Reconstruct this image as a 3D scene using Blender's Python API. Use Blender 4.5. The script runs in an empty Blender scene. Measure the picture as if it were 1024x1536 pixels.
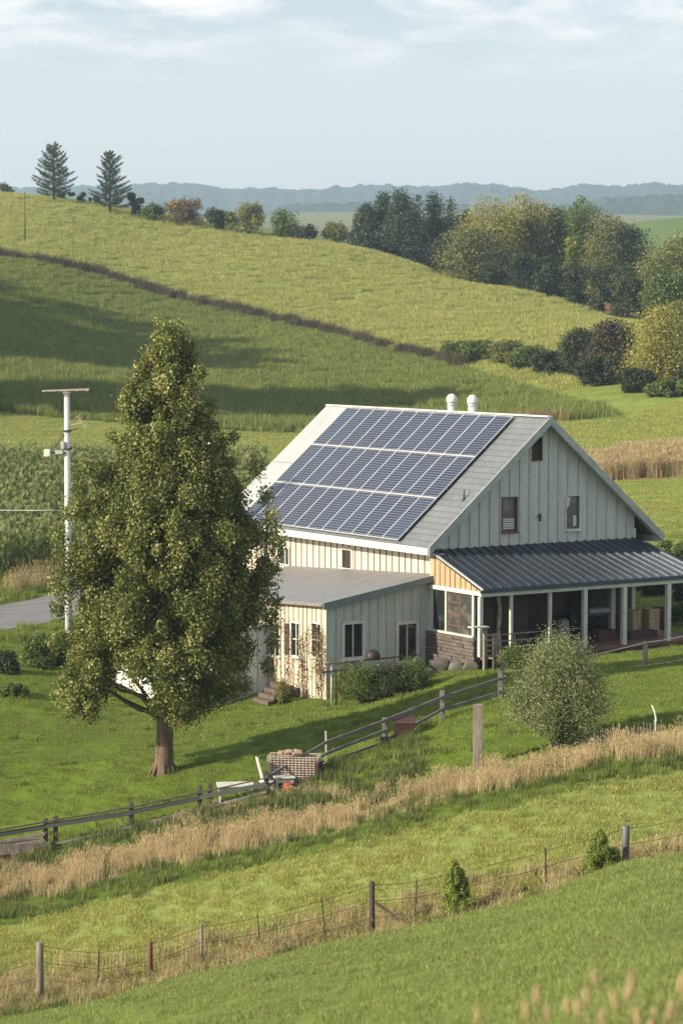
import bpy, math, random
import numpy as np
from mathutils import Vector, Matrix
rng = np.random.default_rng(7); random.seed(7)
SC = bpy.context.scene
COL = SC.collection
# ------------------------------------------------------------------ camera
F = 3800.0; HZ = 480.0                      # focal length and horizon row for a 1024 x 1536 frame
PITCH = math.atan((768-HZ)/F); CP, SP = math.cos(PITCH), math.sin(PITCH)
def ray(px, py):
    u = (px-512)/F; v = (768-py)/F
    d = np.array([u, CP+SP*v, -SP+CP*v]); return d/d[1]     # unit in Y
def P(px, py, Y): return Vector((ray(px, py)*Y).tolist())
def proj(X, Y, Z):
    d = Y*CP-Z*SP; h = Y*SP+Z*CP
    return 512+F*X/d, 768-F*h/d
cam = bpy.data.cameras.new('camera'); camo = bpy.data.objects.new('camera', cam); COL.objects.link(camo)
camo.rotation_euler = (math.pi/2-PITCH, 0, 0)
cam.sensor_fit = 'VERTICAL'; cam.sensor_height = 36; cam.lens = F/1536*36
cam.clip_start = 0.5; cam.clip_end = 12000
cam.dof.use_dof = True; cam.dof.focus_distance = 88; cam.dof.aperture_fstop = 2.0
SC.camera = camo
# ------------------------------------------------------------------ terrain height
COLS = {
 0:   [(15,-5.2),(30,-9.8),(46,-13.2),(57,1505),(66,1388),(71,1325),(75,1275),(80,1190),(86,1100),(92,1035),(98,988),(104,947),(114,910),(124,866),(150,775),(178,692),(195,655),(215,616),(238,578),(270,515),(300,455),(335,384),(380,327),(430,291),(470,305),(600,330),(850,330),(1500,325),(2500,330),(6000,360)],
 250: [(15,-5.2),(30,-9.2),(46,-12.2),(57.5,1460),(66,1335),(71,1280),(75,1222),(79,1160),(84,1112),(90.5,1078),(98,1010),(106,925),(117,885),(128,840),(150,770),(180,690),(195,662),(215,634),(240,592),(270,548),(300,500),(330,436),(375,372),(422,323),(460,335),(600,340),(850,335),(1500,325),(2500,330),(6000,360)],
 500: [(15,-5.0),(30,-8.8),(46,-11.5),(58,1412),(66.5,1268),(71,1210),(75,1160),(82,1095),(89.2,1056),(95,1005),(110,905),(130,820),(150,750),(180,700),(200,667),(218,643),(240,605),(265,560),(290,515),(320,462),(360,400),(395,366),(440,385),(600,372),(900,350),(1300,336),(2000,318),(2600,322),(6000,360)],
 750: [(15,-4.9),(30,-8.1),(46,-10.9),(58.5,1350),(67,1205),(72,1140),(77,1080),(81,1045),(88,1008),(95,975),(110,890),(130,800),(150,740),(180,680),(215,626),(240,585),(262,545),(290,505),(320,466),(350,433),(390,440),(450,445),(600,410),(900,355),(1300,336),(2000,320),(2600,322),(6000,360)],
 1024:[(15,-4.6),(30,-7.4),(46,-9.85),(60,1283),(68,1148),(73,1080),(82,1015),(88,988),(92,970),(100,925),(125,800),(150,718),(160,690),(180,650),(197,629),(220,595),(245,555),(275,512),(303,485),(340,492),(420,470),(560,400),(700,372),(850,326),(950,328),(1400,330),(2500,325),(6000,360)]}
def pchip(x, y, xq):
    x = np.asarray(x, float); y = np.asarray(y, float); h = np.diff(x); d = np.diff(y)/h
    m = np.zeros_like(y); m[0] = d[0]; m[-1] = d[-1]
    for i in range(1, len(x)-1):
        if d[i-1]*d[i] > 0:
            w1 = 2*h[i]+h[i-1]; w2 = h[i]+2*h[i-1]; m[i] = (w1+w2)/(w1/d[i-1]+w2/d[i])
    i = np.clip(np.searchsorted(x, xq)-1, 0, len(x)-2); t = (xq-x[i])/h[i]; H = h[i]
    t = np.clip(t, 0, 1)
    return ((1+2*t)*(1-t)**2*y[i]+t*(1-t)**2*H*m[i]+t*t*(3-2*t)*y[i+1]+t*t*(t-1)*H*m[i+1])
YS = np.concatenate([np.arange(-40, 60, 1.0), 60*np.exp(np.arange(0, 4.62, 0.012))])
TS = np.linspace(-0.45, 0.45, 181)
def _cols():
    ks = sorted(COLS); tk = []; zk = []
    for k in ks:
        xs = [-60, 0]; zs = [-1.9, -1.9]
        for (Y, v) in COLS[k]:
            xs.append(Y); zs.append(v if v < 0 else ray(k, v)[2]*Y)
        tk.append((k-512)/F/0.995); zk.append(pchip(xs, zs, YS))
    tk = np.array(tk); zk = np.array(zk)
    t0 = np.array([tk[0]-.25, *tk, tk[-1]+.25])
    lo = zk[0]+(zk[0]-zk[1])*.9; hi = zk[-1]+(zk[-1]-zk[-2])*.5
    zz = np.vstack([lo, zk, hi])
    return np.array([pchip(t0, zz[:, j], TS) for j in range(len(YS))])   # [Y, t]
ZT = _cols()
PAD = None
def G(X, Y):
    X = np.asarray(X, float); Y = np.asarray(Y, float)
    t = np.clip(X/np.maximum(Y, 12), TS[0], TS[-1]-1e-6)
    y = np.clip(Y, YS[0], YS[-1]-1e-3)
    i = np.clip(np.searchsorted(YS, y, side='right')-1, 0, len(YS)-2); a = (y-YS[i])/(YS[i+1]-YS[i])
    q = (t-TS[0])/(TS[1]-TS[0]); j = np.clip(q.astype(int), 0, len(TS)-2); b = q-j
    z = (ZT[i, j]*(1-a)+ZT[i+1, j]*a)*(1-b)+(ZT[i, j+1]*(1-a)+ZT[i+1, j+1]*a)*b
    w = 0.05*np.sin(X*.55+1.3*np.sin(Y*.21))*np.sin(Y*.43+.8*np.sin(X*.17))+.03*np.sin(X*1.7+Y*.9)*np.sin(Y*1.3-X*.6)
    z = z+w*np.clip((Y-20)/20, 0, 1)
    if PAD:                                  # levelled ground under the farmhouse and porch
        dx, dy = X-PAD[0], Y-PAD[1]; lx, ly = dx*PAD[3]+dy*PAD[4], -dx*PAD[4]+dy*PAD[3]
        d = np.hypot(np.maximum(np.maximum(.2-lx, lx-11.4), 0), np.maximum(np.maximum(-3.1-ly, ly-15.5), 0))
        z = np.minimum(z, PAD[2]+.22+np.maximum(d-.2, 0)*.35+np.maximum(d-3, 0)*3)
    return z
def g(x, y): return float(G(x, y))
YM = np.concatenate([np.arange(6, 60, .15), 60*np.exp(np.arange(0, 4.5, 0.0015))])
def at(px, py, ymin=6, ymax=9e9):
    d = ray(px, py); m = (YM >= ymin) & (YM <= ymax); ys = YM[m]
    s = d[2]*ys-G(d[0]*ys, ys)
    k = np.where(s <= 0)[0]
    if len(k) == 0: y = ys[np.argmin(s)]
    else:
        k = k[0]; y = ys[k] if k == 0 else ys[k-1]+(ys[k]-ys[k-1])*s[k-1]/(s[k-1]-s[k])
    x = d[0]*y; return Vector((x, y, g(x, y)))
def gp(px, Y):
    x = (px-512)/F*Y/0.995
    return Vector((x, Y, g(x, Y)))
def curve(pts, ymin=6, ymax=9e9):
    w = [at(a, b, ymin, ymax) for a, b in pts]; t = np.array([p.x/p.y for p in w]); y = np.array([p.y for p in w])
    o = np.argsort(t); t, y = t[o], y[o]
    t2 = np.concatenate([[-.5], t, [.5]])
    y2 = np.concatenate([[y[0]+(y[0]-y[1])/(t[0]-t[1]+1e-9)*(-.15-t[0])*.5], y, [y[-1]+(y[-1]-y[-2])/(t[-1]-t[-2]+1e-9)*(.15-t[-1])*.5]])
    return lambda tt: np.interp(tt, t2, y2)
# ------------------------------------------------------------------ objects
def tag(o, label=None, cat=None, group=None, kind=None):
    if label: o['label'] = label
    if cat: o['category'] = cat
    if group: o['group'] = group
    if kind: o['kind'] = kind
    return o
def empty(name, loc, rz=0):
    o = bpy.data.objects.new(name, None); COL.objects.link(o); o.location = loc; o.rotation_euler = (0, 0, rz)
    o.empty_display_size = .3; return o
def link(name, me, parent=None):
    o = bpy.data.objects.new(name, me); COL.objects.link(o)
    if parent: o.parent = parent
    return o
def np_mesh(name, V, Fc, mats, mi=None, smooth=False, attr=None):
    """V (n,3); Fc (m,k) one polygon size"""
    me = bpy.data.meshes.new(name); V = np.asarray(V, np.float32); Fc = np.asarray(Fc, np.int32)
    m, k = Fc.shape
    me.vertices.add(len(V)); me.vertices.foreach_set('co', V.ravel())
    me.loops.add(m*k); me.loops.foreach_set('vertex_index', Fc.ravel())
    me.polygons.add(m); me.polygons.foreach_set('loop_start', np.arange(m, dtype=np.int32)*k)
    try: me.polygons.foreach_set('loop_total', np.full(m, k, np.int32))
    except Exception: pass
    for x in (mats if isinstance(mats, (list, tuple)) else [mats]): me.materials.append(x)
    if mi is not None: me.polygons.foreach_set('material_index', np.asarray(mi, np.int32))
    if smooth: me.polygons.foreach_set('use_smooth', np.ones(m, bool))
    if attr is not None:
        for nm, (dom, arr) in attr.items():
            if arr.ndim == 1:
                a = me.attributes.new(nm, 'FLOAT', dom); a.data.foreach_set('value', arr.astype(np.float32))
            else:
                a = me.attributes.new(nm, 'FLOAT_COLOR', dom)
                a.data.foreach_set('color', np.hstack([arr, np.ones((len(arr), 1))]).astype(np.float32).ravel())
    me.update(calc_edges=True); return me
class MB:
    def __init__(s): s.v = []; s.f = []; s.m = []; s.sm = []
    def add(s, vs, fs, mi=0, sm=False):
        b = len(s.v); s.v += [tuple(v) for v in vs]
        for f in fs: s.f.append(tuple(b+i for i in f)); s.m.append(mi); s.sm.append(sm)
        return s
    def box(s, c, d, mi=0, R=None):
        x, y, z = d[0]/2, d[1]/2, d[2]/2; c = Vector(c)
        vs = [Vector((a*x, b*y, e*z)) for e in (-1, 1) for b in (-1, 1) for a in (-1, 1)]
        if R is not None: vs = [R @ v for v in vs]
        return s.add([c+v for v in vs], [(0, 2, 3, 1), (4, 5, 7, 6), (0, 1, 5, 4), (2, 6, 7, 3), (0, 4, 6, 2), (1, 3, 7, 5)], mi)
    def bb(s, a, b, mi=0):
        return s.box([(a[i]+b[i])/2 for i in range(3)], [abs(b[i]-a[i]) for i in range(3)], mi)
    def hexa(s, v8, mi=0):   # bottom 4 ccw, top 4 ccw
        return s.add(v8, [(3, 2, 1, 0), (4, 5, 6, 7), (0, 1, 5, 4), (1, 2, 6, 5), (2, 3, 7, 6), (3, 0, 4, 7)], mi)
    def beam(s, p, q, w, h, mi=0, up=(0, 0, 1)):
        p, q = Vector(p), Vector(q); d = (q-p).normalized(); sd = d.cross(Vector(up)).normalized(); u = sd.cross(d)
        def r(c): return [c-sd*w/2-u*h/2, c+sd*w/2-u*h/2, c+sd*w/2+u*h/2, c-sd*w/2+u*h/2]
        return s.add(r(p)+r(q), [(0, 1, 2, 3), (7, 6, 5, 4), (0, 4, 5, 1), (1, 5, 6, 2), (2, 6, 7, 3), (3, 7, 4, 0)], mi)
    def tube(s, pts, rad, n=8, mi=0, cap=True, sm=True):
        pts = [Vector(p) for p in pts]; rad = rad if isinstance(rad, (list, tuple)) else [rad]*len(pts)
        vs = []; fs = []; ref = None
        for i, p in enumerate(pts):
            d = (pts[min(i+1, len(pts)-1)]-pts[max(i-1, 0)]).normalized()
            if ref is None: ref = Vector((1, 0, 0)) if abs(d.x) < .8 else Vector((0, 1, 0))
            a = (ref-d*ref.dot(d)).normalized(); ref = a; b = d.cross(a)
            for k in range(n):
                t = 2*math.pi*k/n; vs.append(p+(a*math.cos(t)+b*math.sin(t))*rad[i])
        for i in range(len(pts)-1):
            for k in range(n): fs.append((i*n+k, i*n+(k+1) % n, (i+1)*n+(k+1) % n, (i+1)*n+k))
        s.add(vs, fs, mi, sm)
        if cap: b = len(s.v)-len(vs); s.f += [tuple(b+k for k in range(n))[::-1], tuple(b+(len(pts)-1)*n+k for k in range(n))]; s.m += [mi]*2; s.sm += [False]*2
        return s
    def build(s, name, mats, parent=None, bevel=0):
        me = bpy.data.meshes.new(name); me.from_pydata(s.v, [], s.f)
        for x in (mats if isinstance(mats, (list, tuple)) else [mats]): me.materials.append(x)
        me.polygons.foreach_set('material_index', s.m); me.polygons.foreach_set('use_smooth', s.sm); me.update()
        o = link(name, me, parent)
        if bevel:
            b = o.modifiers.new('bevel', 'BEVEL'); b.width = bevel; b.segments = 2; b.limit_method = 'ANGLE'
        return o
# ------------------------------------------------------------------ materials
def M_new(name):
    m = bpy.data.materials.new(name); m.use_nodes = True; nt = m.node_tree; nt.nodes.clear(); return m, nt
def N(nt, t, **kw):
    n = nt.nodes.new(t)
    for k, v in kw.items():
        if k[0] == '_': setattr(n, k[1:], v)
        else: n.inputs[k].default_value = v
    return n
def L(nt, a, b): nt.links.new(a, b)
def rgb(c): return (c[0], c[1], c[2], 1)
def mixc(nt, fac, a, b):
    n = nt.nodes.new('ShaderNodeMix'); n.data_type = 'RGBA'
    for s, v in ((0, fac), (6, a), (7, b)):
        if hasattr(v, 'is_output') or isinstance(v, bpy.types.NodeSocket): L(nt, v, n.inputs[s])
        else: n.inputs[s].default_value = v if s == 0 else rgb(v)
    return n.outputs[2]
def noise(nt, vec, scale, detail=4, rough=.6, dist=0):
    n = N(nt, 'ShaderNodeTexNoise', Scale=scale, Detail=detail, Roughness=rough, Distortion=dist)
    if vec is not None: L(nt, vec, n.inputs['Vector'])
    return n.outputs['Fac']
def ramp(nt, fac, lo, hi):
    n = N(nt, 'ShaderNodeMapRange'); n.inputs[1].default_value = lo; n.inputs[2].default_value = hi; L(nt, fac, n.inputs[0]); return n.outputs[0]
def mapped(nt, scale=(1, 1, 1), src='Object', rot=(0, 0, 0)):
    tc = N(nt, 'ShaderNodeTexCoord'); mp = N(nt, 'ShaderNodeMapping'); mp.inputs['Scale'].default_value = scale; mp.inputs['Rotation'].default_value = rot
    L(nt, tc.outputs[src], mp.inputs['Vector']); return mp.outputs[0]
def mat(name, c1, c2=None, rough=.7, metal=0, scale=(3, 3, 3), lo=.35, hi=.7, c3=None, bump=0, bscale=30, spec=.5, detail=5):
    m, nt = M_new(name); out = N(nt, 'ShaderNodeOutputMaterial'); b = N(nt, 'ShaderNodeBsdfPrincipled', Roughness=rough, Metallic=metal)
    b.inputs['Specular IOR Level'].default_value = spec
    L(nt, b.outputs[0], out.inputs[0]); v = mapped(nt, scale)
    f = ramp(nt, noise(nt, v, 1, detail), lo, hi); c = mixc(nt, f, c1, c2 or [x*.75 for x in c1])
    if c3:
        f3 = ramp(nt, noise(nt, mapped(nt, [s*4.3 for s in scale]), 1, 3), .58, .72); c = mixc(nt, f3, c, c3)
    L(nt, c, b.inputs['Base Color'])
    if bump:
        bp = N(nt, 'ShaderNodeBump', Strength=bump, Distance=.02); L(nt, noise(nt, mapped(nt), bscale, 4), bp.inputs['Height']); L(nt, bp.outputs[0], b.inputs['Normal'])
    return m
def leafmat(name, c1, c2, c3=None, trans=.35, rough=.6, attr='v', gloss=.02, obj=True, dim=None):
    """c1..c2 by per-leaf value, c3 an accent for the upper end; translucent"""
    m, nt = M_new(name); out = N(nt, 'ShaderNodeOutputMaterial')
    a = N(nt, 'ShaderNodeAttribute', _attribute_name=attr)
    cr = N(nt, 'ShaderNodeValToRGB'); e = cr.color_ramp.elements
    e[0].color = rgb(c1); e[1].color = rgb(c2); e[0].position = 0; e[1].position = .75
    if c3: x = cr.color_ramp.elements.new(1.0); x.color = rgb(c3)
    L(nt, a.outputs['Fac'], cr.inputs[0]); col = cr.outputs[0]
    if obj:
        oi = N(nt, 'ShaderNodeObjectInfo'); hv = N(nt, 'ShaderNodeHueSaturation')
        mr = N(nt, 'ShaderNodeMapRange'); mr.inputs[3].default_value = .86; mr.inputs[4].default_value = 1.14; L(nt, oi.outputs['Random'], mr.inputs[0])
        L(nt, mr.outputs[0], hv.inputs['Value']); L(nt, col, hv.inputs['Color']); col = hv.outputs[0]
    d = N(nt, 'ShaderNodeBsdfDiffuse'); t = N(nt, 'ShaderNodeBsdfTranslucent'); g_ = N(nt, 'ShaderNodeBsdfGlossy', Roughness=rough)
    g_.inputs['Color'].default_value = (1, 1, 1, 1)
    L(nt, col, d.inputs[0]); L(nt, col, t.inputs[0])
    m1 = N(nt, 'ShaderNodeMixShader', Fac=trans); L(nt, d.outputs[0], m1.inputs[1]); L(nt, t.outputs[0], m1.inputs[2])
    m2 = N(nt, 'ShaderNodeMixShader', Fac=gloss); L(nt, m1.outputs[0], m2.inputs[1]); L(nt, g_.outputs[0], m2.inputs[2])
    L(nt, m2.outputs[0], out.inputs[0]); return m
MT = {}
MT['bark'] = mat('bark', (.16, .11, .075), (.07, .05, .035), .9, scale=(9, 9, 2.2), bump=.8, bscale=14)
MT['darkbark'] = mat('dark_bark', (.07, .055, .045), (.035, .03, .025), .9, scale=(5, 5, 2))
MT['wood_grey'] = mat('weathered_wood', (.24, .21, .18), (.11, .095, .085), .85, scale=(6, 6, 1.2), bump=.4)
MT['rail'] = mat('weathered_rail', (.17, .165, .16), (.075, .075, .08), .75, scale=(1.5, 1.5, 9), bump=.3)
MT['post_dark'] = mat('dark_post_wood', (.07, .05, .045), (.028, .02, .018), .85, scale=(8, 8, 2), bump=.4)
MT['wire'] = mat('rusty_wire', (.12, .085, .07), (.05, .035, .03), .6, metal=.5)
# ------------------------------------------------------------------ farmhouse
def boardmat(name, c1, c2, c3, dirt=(.16, .12, .08), gl=0):
    """painted vertical boarding: each board its own tone, streaks and peeling"""
    m, nt = M_new(name); out = N(nt, 'ShaderNodeOutputMaterial'); b = N(nt, 'ShaderNodeBsdfPrincipled', Roughness=.75); L(nt, b.outputs[0], out.inputs[0])
    f = ramp(nt, noise(nt, mapped(nt, (2.4, 2.4, .25)), 1, 5), .3, .7); c = mixc(nt, f, c1, c2)
    f2 = ramp(nt, noise(nt, mapped(nt, (11, 11, .9)), 1, 5), .52, .72)
    q = N(nt, 'ShaderNodeMath', _operation='MULTIPLY'); L(nt, f2, q.inputs[0]); q.inputs[1].default_value = .55; c = mixc(nt, q.outputs[0], c, c3)
    f3 = ramp(nt, noise(nt, mapped(nt, (3.1, 3.1, 1.4)), 1, 6, .75), .6 if gl == 0 else .5, .78 if gl == 0 else .7); q = N(nt, 'ShaderNodeMath', _operation='MULTIPLY'); L(nt, f3, q.inputs[0]); q.inputs[1].default_value = .7 if gl == 0 else gl
    c = mixc(nt, q.outputs[0], c, dirt); L(nt, c, b.inputs['Base Color'])
    bp = N(nt, 'ShaderNodeBump', Strength=.3, Distance=.01); L(nt, noise(nt, mapped(nt, (30, 30, 3)), 1, 4), bp.inputs['Height']); L(nt, bp.outputs[0], b.inputs['Normal'])
    return m
MT['cream_lit'] = boardmat('cream_boards_lit', (.58, .53, .44), (.49, .44, .36), (.33, .28, .21))  # wall paint with the warm sunlit tone put into its colour
MT['cream_shaded'] = boardmat('cream_boards_shaded', (.45, .485, .45), (.37, .40, .375), (.25, .275, .26), (.17, .17, .14))  # same wall paint, cool shade of the gable side put into its colour
MT['peel'] = boardmat('peeling_boards', (.60, .55, .46), (.44, .38, .30), (.20, .15, .11), (.12, .09, .065), .9)
MT['orange'] = boardmat('bare_boards', (.42, .32, .19), (.33, .24, .14), (.22, .15, .09))
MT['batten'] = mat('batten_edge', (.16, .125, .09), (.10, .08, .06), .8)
MT['batten_s'] = mat('batten_pale', (.38, .39, .355), (.25, .255, .235), .8)
MT['trim'] = mat('trim_paint', (.50, .53, .46), (.36, .39, .35), .6, scale=(2, 2, 2), c3=(.28, .27, .22))
MT['white'] = mat('white_paint', (.62, .61, .57), (.46, .455, .43), .55, scale=(2, 2, 2), c3=(.42, .40, .36))
MT['whitepanel'] = mat('white_panel', (.74, .75, .77), (.62, .63, .66), .5, scale=(1, 1, 1))
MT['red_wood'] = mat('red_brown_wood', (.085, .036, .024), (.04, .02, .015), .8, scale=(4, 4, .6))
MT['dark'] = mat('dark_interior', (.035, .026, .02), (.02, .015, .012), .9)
MT['stone'] = mat('stacked_timber', (.13, .11, .10), (.055, .048, .045), .9, scale=(3, 3, 9), bump=.5)
MT['boulder'] = mat('boulder', (.13, .125, .11), (.06, .058, .052), .9, scale=(3, 3, 3), bump=.6, bscale=8)
MT['brownbd'] = mat('brown_board', (.16, .085, .05), (.08, .04, .025), .8, scale=(3, 3, 1))
def roofmat():
    m, nt = M_new('pale_shingle'); out = N(nt, 'ShaderNodeOutputMaterial'); b = N(nt, 'ShaderNodeBsdfPrincipled', Roughness=.5); L(nt, b.outputs[0], out.inputs[0])
    v = mapped(nt); br = N(nt, 'ShaderNodeTexBrick', Scale=1.0); br.inputs['Mortar Size'].default_value = .012; br.inputs['Brick Width'].default_value = .55; br.inputs['Row Height'].default_value = .2
    sx = N(nt, 'ShaderNodeSeparateXYZ'); L(nt, v, sx.inputs[0]); cb = N(nt, 'ShaderNodeCombineXYZ'); L(nt, sx.outputs[1], cb.inputs[0]); L(nt, sx.outputs[2], cb.inputs[1]); L(nt, cb.outputs[0], br.inputs['Vector'])
    br.inputs['Color1'].default_value = rgb((.155, .17, .185)); br.inputs['Color2'].default_value = rgb((.13, .145, .155)); br.inputs['Mortar'].default_value = rgb((.075, .085, .095))
    f = ramp(nt, noise(nt, mapped(nt, (.6, .6, .6)), 1, 5), .35, .7); c = mixc(nt, f, (.9, .9, .9), (1.15, 1.15, 1.15)); mm = N(nt, 'ShaderNodeMix', _data_type='RGBA', _blend_type='MULTIPLY'); mm.inputs[0].default_value = 1
    L(nt, br.outputs[0], mm.inputs[6]); L(nt, c, mm.inputs[7]); L(nt, mm.outputs[2], b.inputs['Base Color']); return m
MT['roof'] = roofmat(); MT['rakeb'] = mat('rake_trim', (.30, .345, .33), (.22, .25, .24), .6, scale=(2, 2, 2)); MT['verge'] = mat('blue_grey_trim', (.15, .19, .19), (.10, .13, .13), .6, scale=(2, 2, 2))
MT['sheet'] = mat('pale_metal_sheet', (.37, .385, .40), (.31, .325, .34), .45, scale=(.5, .5, .5))
MT['greyroof'] = mat('grey_membrane', (.20, .205, .215), (.15, .155, .165), .55, scale=(.35, 1.6, 1), c3=(.25, .25, .26))
MT['metalroof'] = mat('dark_seam_metal', (.042, .060, .085), (.030, .042, .06), .34, metal=.4, scale=(.6, .6, .6))
MT['seam'] = mat('seam_metal', (.13, .15, .18), (.09, .10, .12), .3, metal=.7)
MT['galv'] = mat('galvanised', (.55, .56, .57), (.38, .39, .40), .45, metal=.4, scale=(4, 4, 2), c3=(.3, .27, .24))
MT['alu'] = mat('aluminium', (.60, .61, .63), (.5, .51, .53), .35, metal=.3)
def glassmat(name, base=(.012, .016, .018), rough=.06):
    m, nt = M_new(name); out = N(nt, 'ShaderNodeOutputMaterial'); b = N(nt, 'ShaderNodeBsdfPrincipled', Roughness=rough, IOR=1.5); b.inputs['Base Color'].default_value = rgb(base)
    L(nt, b.outputs[0], out.inputs[0]); f = ramp(nt, noise(nt, mapped(nt, (2.2, 2.2, 3.1)), 1, 4), .5, .8); L(nt, mixc(nt, f, base, [x*3.5 for x in base]), b.inputs['Base Color'])
    bp = N(nt, 'ShaderNodeBump', Strength=.12, Distance=.02); L(nt, noise(nt, mapped(nt, (1.5, 1.5, 1.5)), 1, 2), bp.inputs['Height']); L(nt, bp.outputs[0], b.inputs['Normal']); return m
MT['glass'] = glassmat('window_glass')
MT['glass2'] = glassmat('dusty_glass', (.05, .048, .045), .25)
def pvmat():
    m, nt = M_new('photovoltaic_cells'); out = N(nt, 'ShaderNodeOutputMaterial'); b = N(nt, 'ShaderNodeBsdfPrincipled', Roughness=.28, IOR=1.4); L(nt, b.outputs[0], out.inputs[0])
    v = mapped(nt); s = N(nt, 'ShaderNodeSeparateXYZ'); L(nt, v, s.inputs[0])
    def lines(sock, period, w):
        a = N(nt, 'ShaderNodeMath', _operation='MULTIPLY'); L(nt, sock, a.inputs[0]); a.inputs[1].default_value = 1/period
        fr = N(nt, 'ShaderNodeMath', _operation='FRACT'); L(nt, a.outputs[0], fr.inputs[0])
        l = N(nt, 'ShaderNodeMath', _operation='LESS_THAN'); L(nt, fr.outputs[0], l.inputs[0]); l.inputs[1].default_value = w; return l.outputs[0]
    h = lines(s.outputs[0], .132, .17); w = lines(s.outputs[1], .2, .04)
    mx = N(nt, 'ShaderNodeMath', _operation='MAXIMUM'); L(nt, h, mx.inputs[0]); q = N(nt, 'ShaderNodeMath', _operation='MULTIPLY'); L(nt, w, q.inputs[0]); q.inputs[1].default_value = .35; L(nt, q.outputs[0], mx.inputs[1])
    oi = N(nt, 'ShaderNodeObjectInfo'); base = mixc(nt, oi.outputs['Random'], (.014, .023, .046), (.020, .031, .060))
    L(nt, mixc(nt, mx.outputs[0], base, (.20, .22, .26)), b.inputs['Base Color']); return m
MT['pv'] = pvmat()

TH = 0.57; WID = 11.0; LEN = 15.5; RISE = 4.66
E2 = P(643, 822, 92.0)
EZ = 4.4                                           # eave height above local zero
HO = Vector((E2.x, E2.y, E2.z-EZ)); RM = Matrix.Rotation(TH, 3, 'Z')
PAD = (HO.x, HO.y, HO.z, math.cos(TH), math.sin(TH))
def HL(x, y, z=0): return HO+RM @ Vector((x, y, z))
def hz(x, y):                                     # ground height in house coordinates
    p = HL(x, y); return g(p.x, p.y)-HO.z
house = empty('farmhouse', HO, TH)
tag(house, 'weathered board farmhouse with solar panels covering its grey gable roof and an open porch', 'house')
SLP = RISE/(WID/2); SL = math.hypot(WID/2, RISE)
def strips(mb, O, A, Nn, s0, s1, zb, zt, wins=(), pitch=.42, th=.12, bw=.055, bt=.03, mi=0, bi=1, phase=0, jit=.03):
    """vertical boards and battens; O origin (xy), A along, Nn outward; zb, zt functions of s; wins (sa, sb, za, zb)"""
    O, A, Nn = Vector(O), Vector(A), Vector(Nn)
    def pt(s, z, n): return O+A*s+Nn*n+Vector((0, 0, z))
    cuts = {s0, s1}; s = s0+phase; bats = []
    while s < s1-.04:
        if s > s0+.04: cuts.add(s)
        bats.append(s); s += pitch+random.uniform(-jit, jit)
    for w in wins: cuts |= {w[0], w[1]}
    for x in getattr(zt, 'brk', []): cuts.add(x)
    cuts = sorted(cuts)
    def prism(a, b, ba, bb_, ta, tb, n0, n1, m):
        if min(ta-ba, tb-bb_) <= -1e-6 or max(ta-ba, tb-bb_) < .01: return
        mb.hexa([pt(a, ba, n0), pt(b, bb_, n0), pt(b, bb_, n1), pt(a, ba, n1), pt(a, ta, n0), pt(b, tb, n0), pt(b, tb, n1), pt(a, ta, n1)], m)
    for a, b in zip(cuts[:-1], cuts[1:]):
        if b-a < 1e-4: continue
        mid = (a+b)/2; hole = [w for w in wins if w[0]-1e-6 <= mid <= w[1]+1e-6]; j = random.uniform(0, .006)
        lo_a, lo_b = zb(a), zb(b)
        for w in sorted(hole, key=lambda w: w[2]):
            prism(a, b, lo_a, lo_b, w[2], w[2], -th, j, mi); lo_a = lo_b = w[3]
        prism(a, b, lo_a, lo_b, zt(a), zt(b), -th, j, mi)
    for s in bats:
        hole = sorted([w for w in wins if w[0]-bw <= s <= w[1]+bw], key=lambda w: w[2]); lo = zb(s)
        for w in hole: prism(s-bw/2, s+bw/2, lo, lo, w[2]-.03, w[2]-.03, .006, bt, bi); lo = w[3]+.03
        prism(s-bw/2, s+bw/2, lo, lo, zt(s-bw/2)-.01, zt(s+bw/2)-.01, .006, bt, bi)
def window(O, A, Nn, s0, s1, z0, z1, parent, fw=.07, fmat='white', gmat='glass', mull=1, bars=0, sill=True, depth=.10, hide=None):
    """frame + pane + sill, one Empty-less part: the frame mesh parents pane and sill"""
    O, A, Nn = Vector(O), Vector(A), Vector(Nn); up = Vector((0, 0, 1))
    def bx(mb, a, b, za, zb_, n0, n1, mi=0):
        vs = [O+A*x+Nn*n+up*z for z in (za, zb_) for (x, n) in ((a, n0), (b, n0), (b, n1), (a, n1))]; mb.hexa(vs, mi)
    f = MB(); bx(f, s0-fw, s0, z0-fw, z1+fw, -depth, .045); bx(f, s1, s1+fw, z0-fw, z1+fw, -depth, .045)
    bx(f, s0, s1, z1, z1+fw, -depth, .045); bx(f, s0, s1, z0-fw, z0, -depth, .045)
    for k in range(mull):
        c = s0+(s1-s0)*(k+1)/(mull+1); bx(f, c-.02, c+.02, z0, z1, -.05, .0)
    for k in range(bars):
        c = z0+(z1-z0)*(k+1)/(bars+1); bx(f, s0, s1, c-.018, c+.018, -.052, -.002)
    fo = f.build('window', MT[fmat], parent)
    p = MB(); bx(p, s0, s1, z0, z1, -.075, -.06); p.build('pane', MT[gmat], fo)
    if sill:
        q = MB(); bx(q, s0-fw-.03, s1+fw+.03, z0-fw-.045, z0-fw, -.02, .11); q.build('sill', MT[fmat], fo)
    return fo
WX0, WX1 = .75, WID-1.05; WY0 = .45; WY1 = LEN-.4        # wall planes in house coordinates
def roofz(x): return EZ+SLP*min(x, WID-x)
gable_zt = lambda s: roofz(WX0+s)-.10
gable_zt.brk = [WID/2-WX0]
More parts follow.
